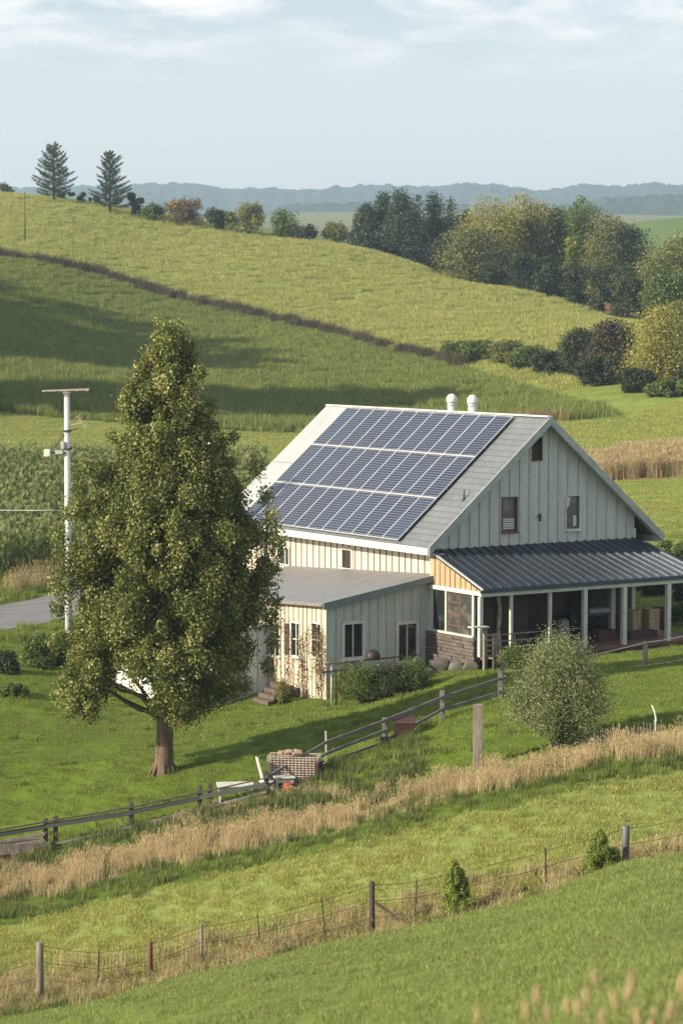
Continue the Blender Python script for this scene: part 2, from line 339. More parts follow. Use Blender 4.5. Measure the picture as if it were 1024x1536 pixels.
# gable wall (faces right, shaded), looks along -Y of the house
gw = MB(); porch_z = EZ-.05
def inv(px, py, plane_y=None, plane_x=None):
    """pixel -> house coordinates on a wall plane"""
    d = RM.inverted() @ Vector(ray(px, py).tolist()); o = RM.inverted() @ (-HO)
    k = (plane_y-o.y)/d.y if plane_y is not None else (plane_x-o.x)/d.x
    return o+d*k
def wrect(x0, y0, x1, y1, off, **pl):
    a = inv(x0, (y0+y1)/2, **pl); b = inv(x1, (y0+y1)/2, **pl); c = inv((x0+x1)/2, y0, **pl); e = inv((x0+x1)/2, y1, **pl)
    s = sorted([a.x-off, b.x-off] if 'plane_y' in pl else [a.y-off, b.y-off]); return (s[0], s[1], e.z, c.z)
gwins = [wrect(753, 747, 774, 796, WX0, plane_y=WY0), wrect(848, 744, 868, 793, WX0, plane_y=WY0), wrect(798, 657, 811, 690, WX0, plane_y=WY0)]
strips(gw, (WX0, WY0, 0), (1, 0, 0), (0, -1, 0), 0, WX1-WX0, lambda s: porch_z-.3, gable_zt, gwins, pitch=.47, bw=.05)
gw.build('gable_wall', [MT['cream_shaded'], MT['batten_s']], house)
for k, w in enumerate(gwins):
    window((WX0, WY0, 0), (1, 0, 0), (0, -1, 0), *w, house, fmat='brownbd' if k != 1 else 'trim', gmat='glass2' if k < 2 else 'dark', mull=0, bars=(1 if k == 0 else 0), fw=.045, sill=k < 2)
w = gwins[0]; m_ = MB()
for k in range(5): zz = w[2]+.06+k*.085; m_.bb((WX0+w[0]+.05, WY0+.048, zz), (WX0+w[1]-.06, WY0+.058, zz+.055+.01*(k % 2)))
m_.build('window_blind', MT['trim'], house)
w = gwins[1]; m_ = MB(); m_.hexa([(WX0+w[0]+.03, WY0+.045, w[3]-.55), (WX0+w[0]+.2, WY0+.045, w[3]-.35), (WX0+w[0]+.2, WY0+.058, w[3]-.35), (WX0+w[0]+.03, WY0+.058, w[3]-.55), (WX0+w[0]+.02, WY0+.045, w[3]-.03), (WX0+w[0]+.27, WY0+.045, w[3]-.03), (WX0+w[0]+.27, WY0+.058, w[3]-.03), (WX0+w[0]+.02, WY0+.058, w[3]-.03)])
m_.bb((WX0+w[1]-.25, WY0+.045, w[2]+.1), (WX0+w[1]-.1, WY0+.058, w[2]+.5)); m_.build('torn_curtain', MT['trim'], house)
# long wall (faces left, sunlit)
lw_pl = dict(plane_x=WX0)
lwin = [wrect(514, 825, 527, 852, 0, **lw_pl), wrect(421, 822, 434, 846, 0, **lw_pl)]
lw = MB(); strips(lw, (WX0, WY0, 0), (0, 1, 0), (-1, 0, 0), 0, WY1-WY0, lambda s: -1.9, lambda s: roofz(WX0)-.10, [(w[0]-WY0, w[1]-WY0, w[2], w[3]) for w in lwin], pitch=.43, bw=.045)
lw.build('side_wall', [MT['cream_lit'], MT['batten']], house)
window((WX0, 0, 0), (0, 1, 0), (-1, 0, 0), *lwin[0], house, fmat='cream_lit', gmat='dark', mull=0, fw=.11, sill=False)
window((WX0, 0, 0), (0, 1, 0), (-1, 0, 0), *lwin[1], house, fmat='white', gmat='glass2', mull=1, fw=.05, sill=False)
bw_ = MB(); bw_.bb((WX1-.12, WY0, -1.9), (WX1, WY1, roofz(WX1)-.12)); bw_.bb((WX0, WY1-.12, -1.9), (WX1-.13, WY1, EZ))
bw_.add([(WX0, WY1-.13, EZ), (WX1, WY1-.13, EZ), (WID/2, WY1-.13, EZ+RISE-.2), (WX0, WY1, EZ), (WX1, WY1, EZ), (WID/2, WY1, EZ+RISE-.2)], [(0, 1, 2), (5, 4, 3), (0, 2, 5, 3), (1, 4, 5, 2)])
bw_.build('rear_wall', MT['cream_shaded'], house)
# corner board
cb = MB(); cb.bb((WX0-.10, WY0-.045, -.6), (WX0+.16, WY0-.002, EZ+.25)); cb.build('corner_board', MT['trim'], house)
cb = MB(); cb.bb((WX1-.12, WY0-.045, 0), (WX1+.05, WY0-.002, EZ+.25)); cb.build('corner_board', MT['trim'], house)
# roof slabs: two slopes meeting at the ridge
def slope(mb, x0, z0, x1, z1, y0, y1, th, mi=0):
    mb.hexa([(x0, y0, z0-th), (x1, y0, z1-th), (x1, y1, z1-th), (x0, y1, z0-th), (x0, y0, z0), (x1, y0, z1), (x1, y1, z1), (x0, y1, z0)], mi)
rf = MB(); slope(rf, 0, EZ, WID/2, EZ+RISE, 0, LEN, .09); slope(rf, WID, EZ, WID/2, EZ+RISE, 0, LEN, .09)
roof = rf.build('roof', [MT['roof']], house)
ms = MB(); ysheet = LEN*.862
for a in range(2):
    t0, t1 = a*.5, a*.5+.498
    slope(ms, WID/2*t0-.03*(a == 0), EZ+RISE*t0+.022+.02*a-.03*SLP*(a == 0), WID/2*t1, EZ+RISE*t1+.022+.02*a, ysheet, LEN+.03, .014)
ms.build('metal_sheet', MT['sheet'], roof)
rc = MB(); rc.beam((WID/2, -.02, EZ+RISE+.02), (WID/2, LEN+.03, EZ+RISE+.02), .26, .05); rc.build('ridge_cap', MT['white'], roof)
def rake(y):
    r = MB(); zz = .18
    for sx in (0, 1):
        x0, x1 = (-.02, WID/2) if sx == 0 else (WID+.02, WID/2)
        r.hexa([(x0, y-.03, EZ-.30), (x1, y-.03, EZ+RISE-.30), (x1, y+.03, EZ+RISE-.30), (x0, y+.03, EZ-.30), (x0, y-.03, EZ+.03), (x1, y-.03, EZ+RISE+.03), (x1, y+.03, EZ+RISE+.03), (x0, y+.03, EZ+.03)])
    return r
rake(-.03).build('rake_board', MT['rakeb'], house); rake(LEN+.035).build('rake_board', MT['trim'], house)
fs = MB(); fs.bb((-.06, .005, EZ-.24), (-.005, LEN, EZ-.015)); fs.bb((-.05, .005, EZ-.27), (WX0, LEN, EZ-.243)); fs.build('eave_board', MT['white'], house)
fs = MB(); fs.bb((WID+.005, .005, EZ-.24), (WID+.06, LEN, EZ-.015)); fs.bb((WX1, .005, EZ-.27), (WID+.05, LEN, EZ-.243)); fs.build('eave_board', MT['trim'], house)
# rake soffit
so = MB()
for sx in (0, 1):
    x0, x1 = (0, WID/2-.02) if sx == 0 else (WID, WID/2+.02); so.hexa([(x0, .01, EZ-.14), (x1, .01, EZ+RISE-.14), (x1, WY0-.01, EZ+RISE-.14), (x0, WY0-.01, EZ-.14), (x0, .01, EZ-.1), (x1, .01, EZ+RISE-.1), (x1, WY0-.01, EZ+RISE-.1), (x0, WY0-.01, EZ-.1)])
so.build('soffit', MT['trim'], house)
# solar array: rails and 33 framed modules
def onroof(t, y, n=0):                                # t along the slope (0 eave, 1 ridge)
    nx, nz = -RISE/SL, WID/2/SL; return Vector((WID/2*t+nx*n, y, EZ+RISE*t+nz*n))
AY0, AY1, AT0, AT1 = LEN*.128, LEN*.880, .008, .972
arr = MB()
for r in range(6):
    t = AT0+(AT1-AT0)*(r+.5)/6; arr.beam(onroof(t, AY0+.05, .07), onroof(t, AY1-.05, .07), .05, .05)
array = arr.build('solar_array', MT['alu'], house)
RY = Matrix.Rotation(-math.atan2(RISE, WID/2), 3, 'Y'); pw = (AY1-AY0)/11; ph = (AT1-AT0)*SL/3
pm = MB(); gx, gy = ph-.015, pw-.012
pm.box((0, 0, -.01), (gx-.05, gy-.05, .03), 1)
for s in (-1, 1):
    pm.box((0, s*(gy/2-.013), 0), (gx, .026, .045), 0); pm.box((s*(gx/2-.014), 0, 0), (.028, gy-.052, .045), 0)
panel0 = pm.build('solar_panel', [MT['alu'], MT['pv']], array)
for r in range(3):
    for c in range(11):
        o = panel0 if (r == 0 and c == 0) else panel0.copy()
        if o is not panel0: COL.objects.link(o)
        o.parent = array; o.location = onroof(AT0+(AT1-AT0)*(r+.5)/3, AY0+pw*(c+.5), .13)
        o.rotation_euler = (0, -math.atan2(RISE, WID/2), 0)
# roof vents
vents = [((674), .0), ((705), 0)]
for px, _ in vents:
    d = inv(px, 612, plane_x=WID/2); y = d.y
    v = MB(); z0 = EZ+RISE-.15
    v.tube([(WID/2+.1, y, z0), (WID/2+.1, y, z0+.62)], .17, 14, 0); v.tube([(WID/2+.1, y, z0+.5), (WID/2+.1, y, z0+.58), (WID/2+.1, y, z0+.72), (WID/2+.1, y, z0+.8), (WID/2+.1, y, z0+.86)], [.20, .215, .205, .15, .07], 12, 0)
    v.tube([(WID/2+.1, y, z0+.40), (WID/2+.1, y, z0+.46)], .19, 14, 1)
    v.build('roof_vent', [MT['white'], MT['galv']], house)
# small lamp cable hanging on the right verge of the roof
cbm = MB(); c0 = onroof(.36, .62, .03); cbm.tube([c0+Vector((.1, .1, .3)), c0+Vector((.05, 0, .32)), c0+Vector((0, -.05, .05)), c0+Vector((-.02, -.05, -.1))], [.02, .02, .035, .07], 6); cbm.build('cable_gland', MT['post_dark'], house)
bk = MB(); q = inv(808, 776, plane_y=WY0); bk.box((q.x, WY0-.06, q.z), (.05, .08, .30)); bk.box((q.x-.05, WY0-.09, q.z+.05), (.14, .1, .05)); bk.build('wall_bracket', MT['post_dark'], house)
# ---- porch
PX0 = .35; PD = 3.35; PZ1 = EZ-1.28; PXR = WX1+.35
pr = MB(); top = [(PX0-.1, WY0-.035, EZ-.12), (PXR-.2, WY0-.035, EZ-.12)]; bot = [(PX0-.15, WY0-PD, PZ1), (PXR+.6, WY0-PD, PZ1)]
def quadslab(mb, a, b, c, d, th, mi=0):
    t = Vector((0, 0, th)); a, b, c, d = map(Vector, (a, b, c, d)); mb.hexa([a-t, b-t, c-t, d-t, a, b, c, d], mi)
quadslab(pr, bot[0], bot[1], top[1], top[0], .06)
porch = pr.build('porch_roof', MT['metalroof'], house)
se = MB(); n = 25
for k in range(n):
    f = (k+.3)/n; a = Vector(bot[0]).lerp(Vector(bot[1]), f); b = Vector(top[0]).lerp(Vector(top[1]), f); up = Vector((0, 0, .022)); se.beam(a+up, b+up, .03, .05)
se.build('roof_seam', MT['seam'], porch)
be = MB(); be.bb((PX0-.1, WY0-PD+.02, PZ1-.28), (PXR+.55, WY0-PD+.12, PZ1-.065)); be.bb((PXR+.43, WY0-PD+.125, PZ1-.28), (PXR+.55, WY0-.1, PZ1-.1)); be.build('porch_beam', MT['trim'], house)
gt = MB(); gt.beam((PXR+.63, WY0-PD-.04, PZ1-.09), (PX0-.15, WY0-PD-.04, PZ1-.09), .06, .10); gt.build('gutter', MT['metalroof'], house)
ce = MB(); quadslab(ce, (PX0, WY0-PD+.13, PZ1-.10), (PXR, WY0-PD+.13, PZ1-.10), (PXR, WY0-.02, EZ-.22), (PX0, WY0-.02, EZ-.22), .02); ce.build('porch_ceiling', MT['brownbd'], house)
# boarded triangle at the left end of the porch roof
tr = MB(); tzt = lambda s: PZ1-.07+(EZ-.2-PZ1)*s/PD
strips(tr, (PX0, WY0-PD+.05, 0), (0, 1, 0), (-1, 0, 0), 0, PD-.06, lambda s: min(PZ1-.10, tzt(s)), tzt, pitch=.34, bw=.035, th=.06, bt=.02)
tr.build('porch_end_boards', [MT['orange'], MT['batten']], house)
tr = MB(); tr.beam((PX0-.06, WY0-PD-.05, PZ1-.03), (PX0-.06, WY0-.03, EZ-.15), .08, .09); tr.beam((PX0-.05, WY0-PD, PZ1-.17), (PX0-.05, WY0+.3, PZ1-.17), .08, .14); tr.build('porch_end_trim', MT['white'], house)
FZ = EZ-3.72                                              # porch floor
def post(px, y, w=.12, m='trim', zt=None, zb=None):
    q = inv(px, 900, plane_y=y); b = MB(); zb_ = FZ if zb is None else zb; b.bb((q.x-w/2, y-w/2, zb_), (q.x+w/2, y+w/2, zt or PZ1-.07))
    o = b.build('porch_post', MT[m], house, bevel=.012); return q.x
fy = WY0-PD+.07+.06
for px, w in ((720, .15), (766, .11), (824, .12), (876, .17), (935, .18), (1001, .18)): post(px, fy, w, 'trim', zt=PZ1-.281)
post(917, WY0-.9, .2, 'trim', zt=PZ1+.35)
# rustic log post
q = inv(748, 900, plane_y=fy+.35); lg = MB(); lg.tube([(q.x+.03*math.sin(k*1.7), fy+.35, FZ-.2+k*.365) for k in range(8)], [.10, .075, .085, .07, .09, .07, .08, .075], 7); lg.build('log_post', mat('peeled_log', (.34, .30, .24), (.10, .07, .05), .9, scale=(5, 5, 7)), house)
# porch floor, skirt, back walls
pf = MB(); pf.bb((PX0+.1, WY0-PD+.02, FZ-.12), (PXR+.4, WY0+6.5, FZ)); pf.build('porch_floor', MT['brownbd'], house)
sk = MB()
x = 3.0
while x < PXR+.35: sk.bb((x, WY0-PD+.03, hz(x, WY0-PD)-.4), (x+.28, WY0-PD+.09, FZ-.125+random.uniform(-.02, 0))); x += .29
sk.build('porch_skirt', MT['red_wood'], house)
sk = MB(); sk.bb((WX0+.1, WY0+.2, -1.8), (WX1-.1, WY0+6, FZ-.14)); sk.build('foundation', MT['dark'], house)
wl = MB(); x = PX0+2.55
while x < WX1-3.4: wl.bb((x, WY0+.06, FZ+.005), (x+.30, WY0+.12+random.uniform(0, .015), EZ-.3)); x += .31
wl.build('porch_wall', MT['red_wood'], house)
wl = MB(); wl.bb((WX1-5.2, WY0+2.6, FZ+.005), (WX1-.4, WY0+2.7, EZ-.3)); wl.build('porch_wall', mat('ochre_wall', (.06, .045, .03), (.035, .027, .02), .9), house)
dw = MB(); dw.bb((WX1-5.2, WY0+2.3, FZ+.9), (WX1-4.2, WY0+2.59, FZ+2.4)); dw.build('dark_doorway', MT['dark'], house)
# glazed bay at the left end of the porch
bay = MB(); BX = PX0+.02; by0, by1 = WY0-2.75, WY0-.05; sill_z = inv(690, 950, plane_x=BX).z; head = PZ1-.245
def bxy(mb, ya, yb, za, zb, n0=0, n1=.08, mi=0): mb.bb((BX-n1, ya, za), (BX-n0, yb, zb), mi)
for ya, w in ((by1-.22, .30), (by1-1.10, .10), (by0-.1, .12), ): bxy(bay, ya, ya+w, sill_z, head)
bxy(bay, by0-.1, by1+.08, head, head+.07, -.02, .1); bxy(bay, by0-.1, by1+.08, sill_z-.08, sill_z, -.02, .12)
bayo = bay.build('bay_window', MT['trim'], house)
b2 = MB(); bxy(b2, by1-1.0, by1-.2, sill_z, head, .02, .04); b2.build('pane', MT['glass'], bayo)
b2 = MB(); bxy(b2, by0+.02, by1-1.1, sill_z, head, .02, .04); b2.build('pane', MT['glass2'], bayo)
b3 = MB(); bxy(b3, by0+.75, by0+.80, sill_z, head, .0, .06)
for k in range(4): bxy(b3, by0+.80, by1-1.12, sill_z+.25+.42*k, sill_z+.28+.42*k, .0, .055)
b3.build('glazing_bar', MT['brownbd'], bayo)
b4 = MB(); b4.bb((BX+.3, by0, FZ), (BX+2.4, by0+.06, PZ1-.1)); b4.build('bay_screen', MT['dark'], house)
# stacked timber base under the bay
sb = MB(); z = sill_z-.09; zz = hz(BX, -1.2)-.3; k = 0
while z > zz:
    yy = by0-.25
    while yy < by1+.1:
        l = random.uniform(.5, 1.3); l = min(l, by1+.12-yy); sb.bb((BX-.16-random.uniform(0, .05), yy+.008, z-.12), (BX+.12, yy+l-.008, z-.006)); yy += l
    z -= .127
sb.build('timber_base', MT['stone'], house, bevel=.01)
# ---- lean-to
LX = inv(490, 980, plane_y=WY0+.03).x; LY = WY0+.03
zi = EZ-1.02; zo = EZ-1.76                                 # roof heights at the wall / at the outer eave
LYE = LY+10.2
lt = MB(); lwn = [wrect(516, 936, 543, 985, LX, plane_y=LY), wrect(597, 936, 624, 990, LX, plane_y=LY)]
ltz = lambda s: zo+(zi-zo)*s/(WX0-LX)-.06
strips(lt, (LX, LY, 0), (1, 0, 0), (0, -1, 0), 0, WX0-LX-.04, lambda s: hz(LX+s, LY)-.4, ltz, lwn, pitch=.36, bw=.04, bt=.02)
lean = lt.build('lean_to', [MT['cream_shaded'], MT['batten_s']], house)
for w in lwn: window((LX, LY, 0), (1, 0, 0), (0, -1, 0), *w, lean, fmat='white', gmat='glass', mull=1, fw=.10)
lo = MB(); lo_w = [wrect(405, 935, 420, 982, LY, plane_x=LX), wrect(438, 935, 450, 983, LY, plane_x=LX), wrect(469, 936, 482, 985, LY, plane_x=LX)]
strips(lo, (LX, LY, 0), (0, 1, 0), (-1, 0, 0), 0, LYE-LY, lambda s: hz(LX, LY+s)-.4, lambda s: zo-.08-.0547*s, lo_w, pitch=.30, bw=.035, bt=.02, jit=.06)
lout = lo.build('lean_to_wall', [MT['peel'], MT['batten']], house)
for w in lo_w: window((LX, LY, 0), (0, 1, 0), (-1, 0, 0), *w, lout, fmat='white', gmat='glass', mull=1, bars=1, fw=.05)
sh = MB(); w = wrect(428, 935, 434, 982, LY, plane_x=LX); sh.bb((LX-.06, LY+w[0], w[2]), (LX-.01, LY+w[1], w[3])); sh.build('shutter', MT['post_dark'], lout)
lr = MB(); quadslab(lr, (LX-.28, LY-.22, zo-.04), (WX0-.03, LY-.22, zi+.01), (WX0-.03, LYE+.2, zi+.01-.57), (LX-.28, LYE+.2, zo-.04-.57), .07)
lroof = lr.build('lean_to_roof', MT['greyroof'], house)
lf = MB(); lf.hexa([(LX-.3, LY-.28, zo-.27), (WX0+.05, LY-.28, zi-.19), (WX0+.05, LY-.225, zi-.19), (LX-.3, LY-.225, zo-.27), (LX-.3, LY-.28, zo-.02), (WX0+.05, LY-.28, zi+.04), (WX0+.05, LY-.225, zi+.04), (LX-.3, LY-.225, zo-.02)])
lf.build('verge_board', MT['verge'], lroof)
lf = MB(); lf.beam((LX-.31, LY-.2, zo-.11), (LX-.31, LYE+.2, zo-.68), .05, .08); lf.build('eave_board', MT['wood_grey'], lroof)
# ---- white panelled annex beyond the lean-to
AYf = LY+(490-393)/23.4; AX = inv(262, 1000, plane_y=AYf).x
an = MB(); ztop = .95
strips(an, (AX, AYf, 0), (1, 0, 0), (0, -1, 0), 0, LX-AX-.02, lambda s: hz(AX+s, AYf)-.3 if s > .5 else hz(AX, AYf)+.02, lambda s: ztop+.35*s/(LX-AX), (), pitch=.5, bw=.03, bt=.015, jit=0)
strips(an, (AX, AYf, 0), (0, 1, 0), (-1, 0, 0), 0, 4.6, lambda s: hz(AX, AYf+s)+.1, lambda s: ztop, (), pitch=.5, bw=.03, bt=.015, jit=0)
an.bb((AX, AYf+4.5, -3.2), (LX-.1, AYf+4.6, ztop))
annex = an.build('annex', [MT['whitepanel'], MT['batten_s']], house)
ar = MB(); quadslab(ar, (AX-.25, AYf-.2, ztop+.05), (LX-.07, AYf-.2, ztop+.47), (LX-.07, AYf+4.8, ztop+.47), (AX-.25, AYf+4.8, ztop+.05), .07); ar.build('annex_roof', MT['greyroof'], annex)
ap = MB(); ap.bb((AX+.04, AYf+.04, -3.6), (LX-.1, AYf+4.4, hz(AX, AYf)+.3)); ap.build('annex_plinth', MT['dark'], annex)
HAZE = 2.1e-4
# ------------------------------------------------------------------ field boundaries, as depth along each bearing
c_fencefront = curve([(0, 1520), (130, 1500), (300, 1470), (500, 1425), (700, 1380), (850, 1335), (1024, 1292)], 50, 70)
c_fenceback = curve([(0, 1462), (200, 1440), (400, 1395), (600, 1350), (800, 1305), (1024, 1262)], 52, 75)
c_meadow = curve([(0, 1390), (160, 1352), (340, 1312), (520, 1266), (680, 1226), (850, 1189), (1024, 1152)], 54, 80)
c_fringe = curve([(0, 1348), (200, 1310), (400, 1266), (600, 1217), (800, 1170), (1024, 1130)], 54, 85)
c_tan = curve([(0, 1318), (100, 1306), (250, 1276), (400, 1240), (560, 1202), (700, 1176), (780, 1160), (900, 1136), (1024, 1108)], 60, 90)
c_rail = curve([(0, 1278), (68, 1270), (198, 1240), (300, 1213), (400, 1190), (490, 1150), (577, 1116), (663, 1077), (750, 1045), (1024, 1020)], 60, 95)
c_road0 = curve([(0, 947), (97, 928), (200, 905), (300, 885), (450, 870)], 95, 130)
c_road1 = curve([(0, 910), (97, 889), (200, 872), (300, 858), (450, 845)], 100, 135)
c_corn0 = curve([(0, 872), (50, 868), (97, 862), (200, 848), (450, 830)], 105, 150)
c_hill0 = curve([(0, 618), (150, 632), (300, 644), (440, 650), (560, 650), (750, 634), (930, 628), (1024, 600)], 180, 262)
c_hedge = curve([(0, 384), (160, 415), (340, 464), (500, 500), (650, 538), (760, 570), (860, 600), (940, 625)], 200, 380)
ZC = dict(fg=(.14, .19, .045), dry=(.20, .15, .07), meadow=(.21, .26, .08), fringe=(.09, .14, .025), tan=(.26, .19, .11), weed=(.06, .10, .025), lawn=(.11, .165, .022),
          verge=(.13, .18, .04), road=(.2, .2, .2), corn=(.06, .085, .025), strip=(.18, .24, .06), hill=(.14, .19, .03), hedge=(.07, .055, .045), upper=(.22, .27, .06), far=(.13, .19, .06), valley=(.22, .24, .14), tan2=(.24, .17, .09))
def zone(X, Y):
    t = X/np.maximum(Y, 1); o = np.zeros(X.shape+(3,)); px = 512+F*t*.995
    z = np.full(X.shape, 'fg', dtype=object)
    def s(m, n): z[m] = n
    s(Y > c_fencefront(t), 'dry'); s(Y > c_fenceback(t), 'meadow'); s(Y > c_meadow(t), 'fringe'); s(Y > c_fringe(t), 'tan'); s(Y > c_tan(t), 'lawn')
    s((Y > c_tan(t)) & (Y < c_rail(t)) & (px < 500), 'weed')
    s((Y > c_road1(t)), 'verge'); s(Y > c_corn0(t), 'corn'); s(Y > 180, 'strip'); s((Y > 96) & (px > 560), 'strip'); s((px > 885) & (Y > 151) & (Y < 163), 'tan2')
    s((Y > c_hill0(t)), 'hill'); s((Y > c_hedge(t)) & (px < 1100), 'upper'); s(Y > c_hedge(t)+130, 'far'); s(Y > 950, 'valley')
    for n in set(z.ravel().tolist()): o[z == n] = ZC[n]
    return o
yy = np.concatenate([np.arange(-40, 50, 1.0), np.arange(50, 128, .4), 128*np.exp(np.arange(0, 3.72, .006))])
tt = np.linspace(-.44, .44, 330)
Yg, Tg = np.meshgrid(yy, tt, indexing='ij'); Xg = Tg*np.maximum(Yg, 30); Zg = G(Xg, Yg)
idx = np.arange(Yg.size).reshape(Yg.shape); Fq = np.stack([idx[:-1, :-1], idx[:-1, 1:], idx[1:, 1:], idx[1:, :-1]], -1).reshape(-1, 4)
def groundmat():
    m, nt = M_new('ground_soil_grass'); out = N(nt, 'ShaderNodeOutputMaterial'); b = N(nt, 'ShaderNodeBsdfPrincipled', Roughness=.9); b.inputs['Specular IOR Level'].default_value = .1; L(nt, b.outputs[0], out.inputs[0])
    a = N(nt, 'ShaderNodeAttribute', _attribute_name='zone'); f = ramp(nt, noise(nt, mapped(nt, (.12, .3, .2)), 1, 6, .6), .3, .7)
    f2 = ramp(nt, noise(nt, mapped(nt, (1.5, .8, .9)), 1, 6, .7), .3, .7)
    c = mixc(nt, f, (.72, .76, .78), (1.12, 1.1, 1.0)); c2 = mixc(nt, f2, (.7, .7, .7), (1.15, 1.15, 1.1)); x = a.outputs[0]
    for k in (c, c2):
        mm = N(nt, 'ShaderNodeMix', _data_type='RGBA', _blend_type='MULTIPLY'); mm.inputs[0].default_value = 1; L(nt, x, mm.inputs[6]); L(nt, k, mm.inputs[7]); x = mm.outputs[2]
    L(nt, x, b.inputs['Base Color']); bp = N(nt, 'ShaderNodeBump', Strength=.6, Distance=.15); L(nt, noise(nt, mapped(nt, (2, 2, 2)), 1, 6, .7), bp.inputs['Height']); L(nt, bp.outputs[0], b.inputs['Normal']); return m
tag(link('ground', np_mesh('ground', np.stack([Xg, Yg, Zg], -1).reshape(-1, 3), Fq, groundmat(), smooth=True, attr={'zone': ('POINT', zone(Xg, Yg).reshape(-1, 3))})), kind='structure')
# road ribbon draped on the ground
ts = np.linspace(-.30, .02, 200); V = []
for t in ts:
    a, b = float(c_road0(t)), float(c_road1(t))
    for k in range(7):
        y = a+(b-a)*k/6; V.append((t*y, y, g(t*y, y)+.03+.03*math.sin(math.pi*k/6)))
Fr = [(i*7+k, (i+1)*7+k, (i+1)*7+k+1, i*7+k+1) for i in range(199) for k in range(6)]
tag(link('road', np_mesh('road', np.array(V), np.array(Fr), mat('asphalt', (.17, .17, .175), (.12, .12, .125), .8, scale=(.15, 1.2, 1), c3=(.2, .19, .175)), smooth=True)), kind='structure')
# far wooded hills: rounded ridges with depth
def ridge(Y, pxs, tops, depth, amp, name, col, n=700, seed=3):
    r = np.random.default_rng(seed); m = 26
    px = np.linspace(-900, 1900, n); top = np.interp(px, pxs, tops)
    u = np.linspace(0, 1, m)
    prof = np.sin(np.clip(u*1.25, 0, 1)*math.pi/2)*np.where(u > .8, 1-(u-.8)*1.5, 1)
    V = np.zeros((m, n, 3))
    for j in range(m):
        y = Y+depth*(u[j]-.8); x = (px-512)/F*y; base = G(x, np.full(n, y))-12
        zt = ray(512, 0)[2]*0+np.array([ray(512, tv)[2] for tv in top])*Y
        nz = r.normal(0, 1, n); nz = np.convolve(nz, np.ones(3)/3, 'same')*amp*prof[j]+np.convolve(r.normal(0, 1, n), np.ones(15)/15, 'same')*amp*1.6
        V[j, :, 0] = x; V[j, :, 1] = y+r.normal(0, amp, n); V[j, :, 2] = base+(zt-base)*prof[j]+nz
    idx = np.arange(m*n).reshape(m, n); Fq = np.stack([idx[:-1, :-1], idx[:-1, 1:], idx[1:, 1:], idx[1:, :-1]], -1).reshape(-1, 4)
    return link(name, np_mesh(name, V.reshape(-1, 3), Fq, mat(name+'_woods', col, [c*.6 for c in col], .95, scale=(.02, .02, .02))))
tag(ridge(4600, [-900, 0, 190, 230, 300, 345, 400, 450, 520, 560, 640, 700, 760, 800, 870, 930, 980, 1024, 1900], [290, 286, 280, 278, 279, 288, 286, 290, 284, 281, 284, 277, 282, 290, 281, 283, 277, 282, 288], 900, 3.2, 'hills', (.045, .075, .04)), kind='structure')
tag(ridge(2900, [-900, 0, 200, 380, 440, 560, 700, 800, 900, 1024, 1900], [345, 340, 334, 330, 311, 309, 312, 322, 300, 296, 310], 500, 2.5, 'hills', (.035, .06, .03), seed=5), kind='structure')
# ------------------------------------------------------------------ blade meshes and scattering
def blades(n, r, h0, h1, w, bend=.35, seed=0, head=0, tilt=.25, hw=.012, hl=.1):
    R = np.random.default_rng(seed); th = R.uniform(0, 2*np.pi, n); rr = r*np.sqrt(R.uniform(0, 1, n)); B = np.stack([rr*np.cos(th), rr*np.sin(th), np.zeros(n)-.02], 1)
    h = R.uniform(h0, h1, n); ph = R.uniform(0, 2*np.pi, n); ld = np.stack([np.cos(ph), np.sin(ph), np.zeros(n)], 1); sd = np.stack([-np.sin(ph), np.cos(ph), np.zeros(n)], 1)
    ti = R.uniform(0, tilt, n)[:, None]; bd = R.uniform(.3, 1, n)[:, None]*bend; up = np.array([0, 0, 1.])
    hh = h[:, None]; wv = sd*w/2*R.uniform(.6, 1.3, n)[:, None]
    Mid = B+up*hh*.55+ld*hh*ti*.5; Tip = B+up*hh*(1-.25*bd)+ld*hh*(ti+bd*.6)
    V = np.stack([B-wv, B+wv, Mid-wv*.8, Mid+wv*.8, Tip], 1).reshape(-1, 3)
    i = np.arange(n)[:, None]*5; Fc = np.concatenate([i+[0, 1, 3], i+[0, 3, 2], i+[2, 3, 4]], 0); mi = np.zeros(len(Fc), int)
    v = np.repeat(R.uniform(0, 1, n), 5)
    if head:
        k = R.uniform(0, 1, n) < head; T = Tip[k]; d = (Tip-Mid)[k]; d /= np.linalg.norm(d, axis=1)[:, None]; s2 = sd[k]; m = len(T); s3 = np.cross(d, s2); ln = R.uniform(.6, 1.3, m)[:, None]*hl; ww = R.uniform(.6, 1.3, m)[:, None]*hw
        V2 = []
        for s in (s2, s3): V2.append(np.stack([T-d*ln*.2, T+d*ln*.35-s*ww, T+d*ln*.35+s*ww, T+d*ln], 1))
        V2 = np.concatenate(V2, 0).reshape(-1, 3); j = np.arange(2*m)[:, None]*4+len(V)
        F2 = np.concatenate([j+[0, 1, 2], j+[1, 3, 2]], 0); V = np.vstack([V, V2]); Fc = np.vstack([Fc, F2]); mi = np.concatenate([mi, np.ones(len(F2), int)]); v = np.concatenate([v, np.repeat(R.uniform(0, 1, 2*m), 4)])
    return V, Fc, mi, v
def proto(V, Fc, mi, v, mats):
    return bpy.data.objects.new('tuft_source', np_mesh('tuft', V, Fc, mats, mi, attr={'v': ('POINT', v)}))
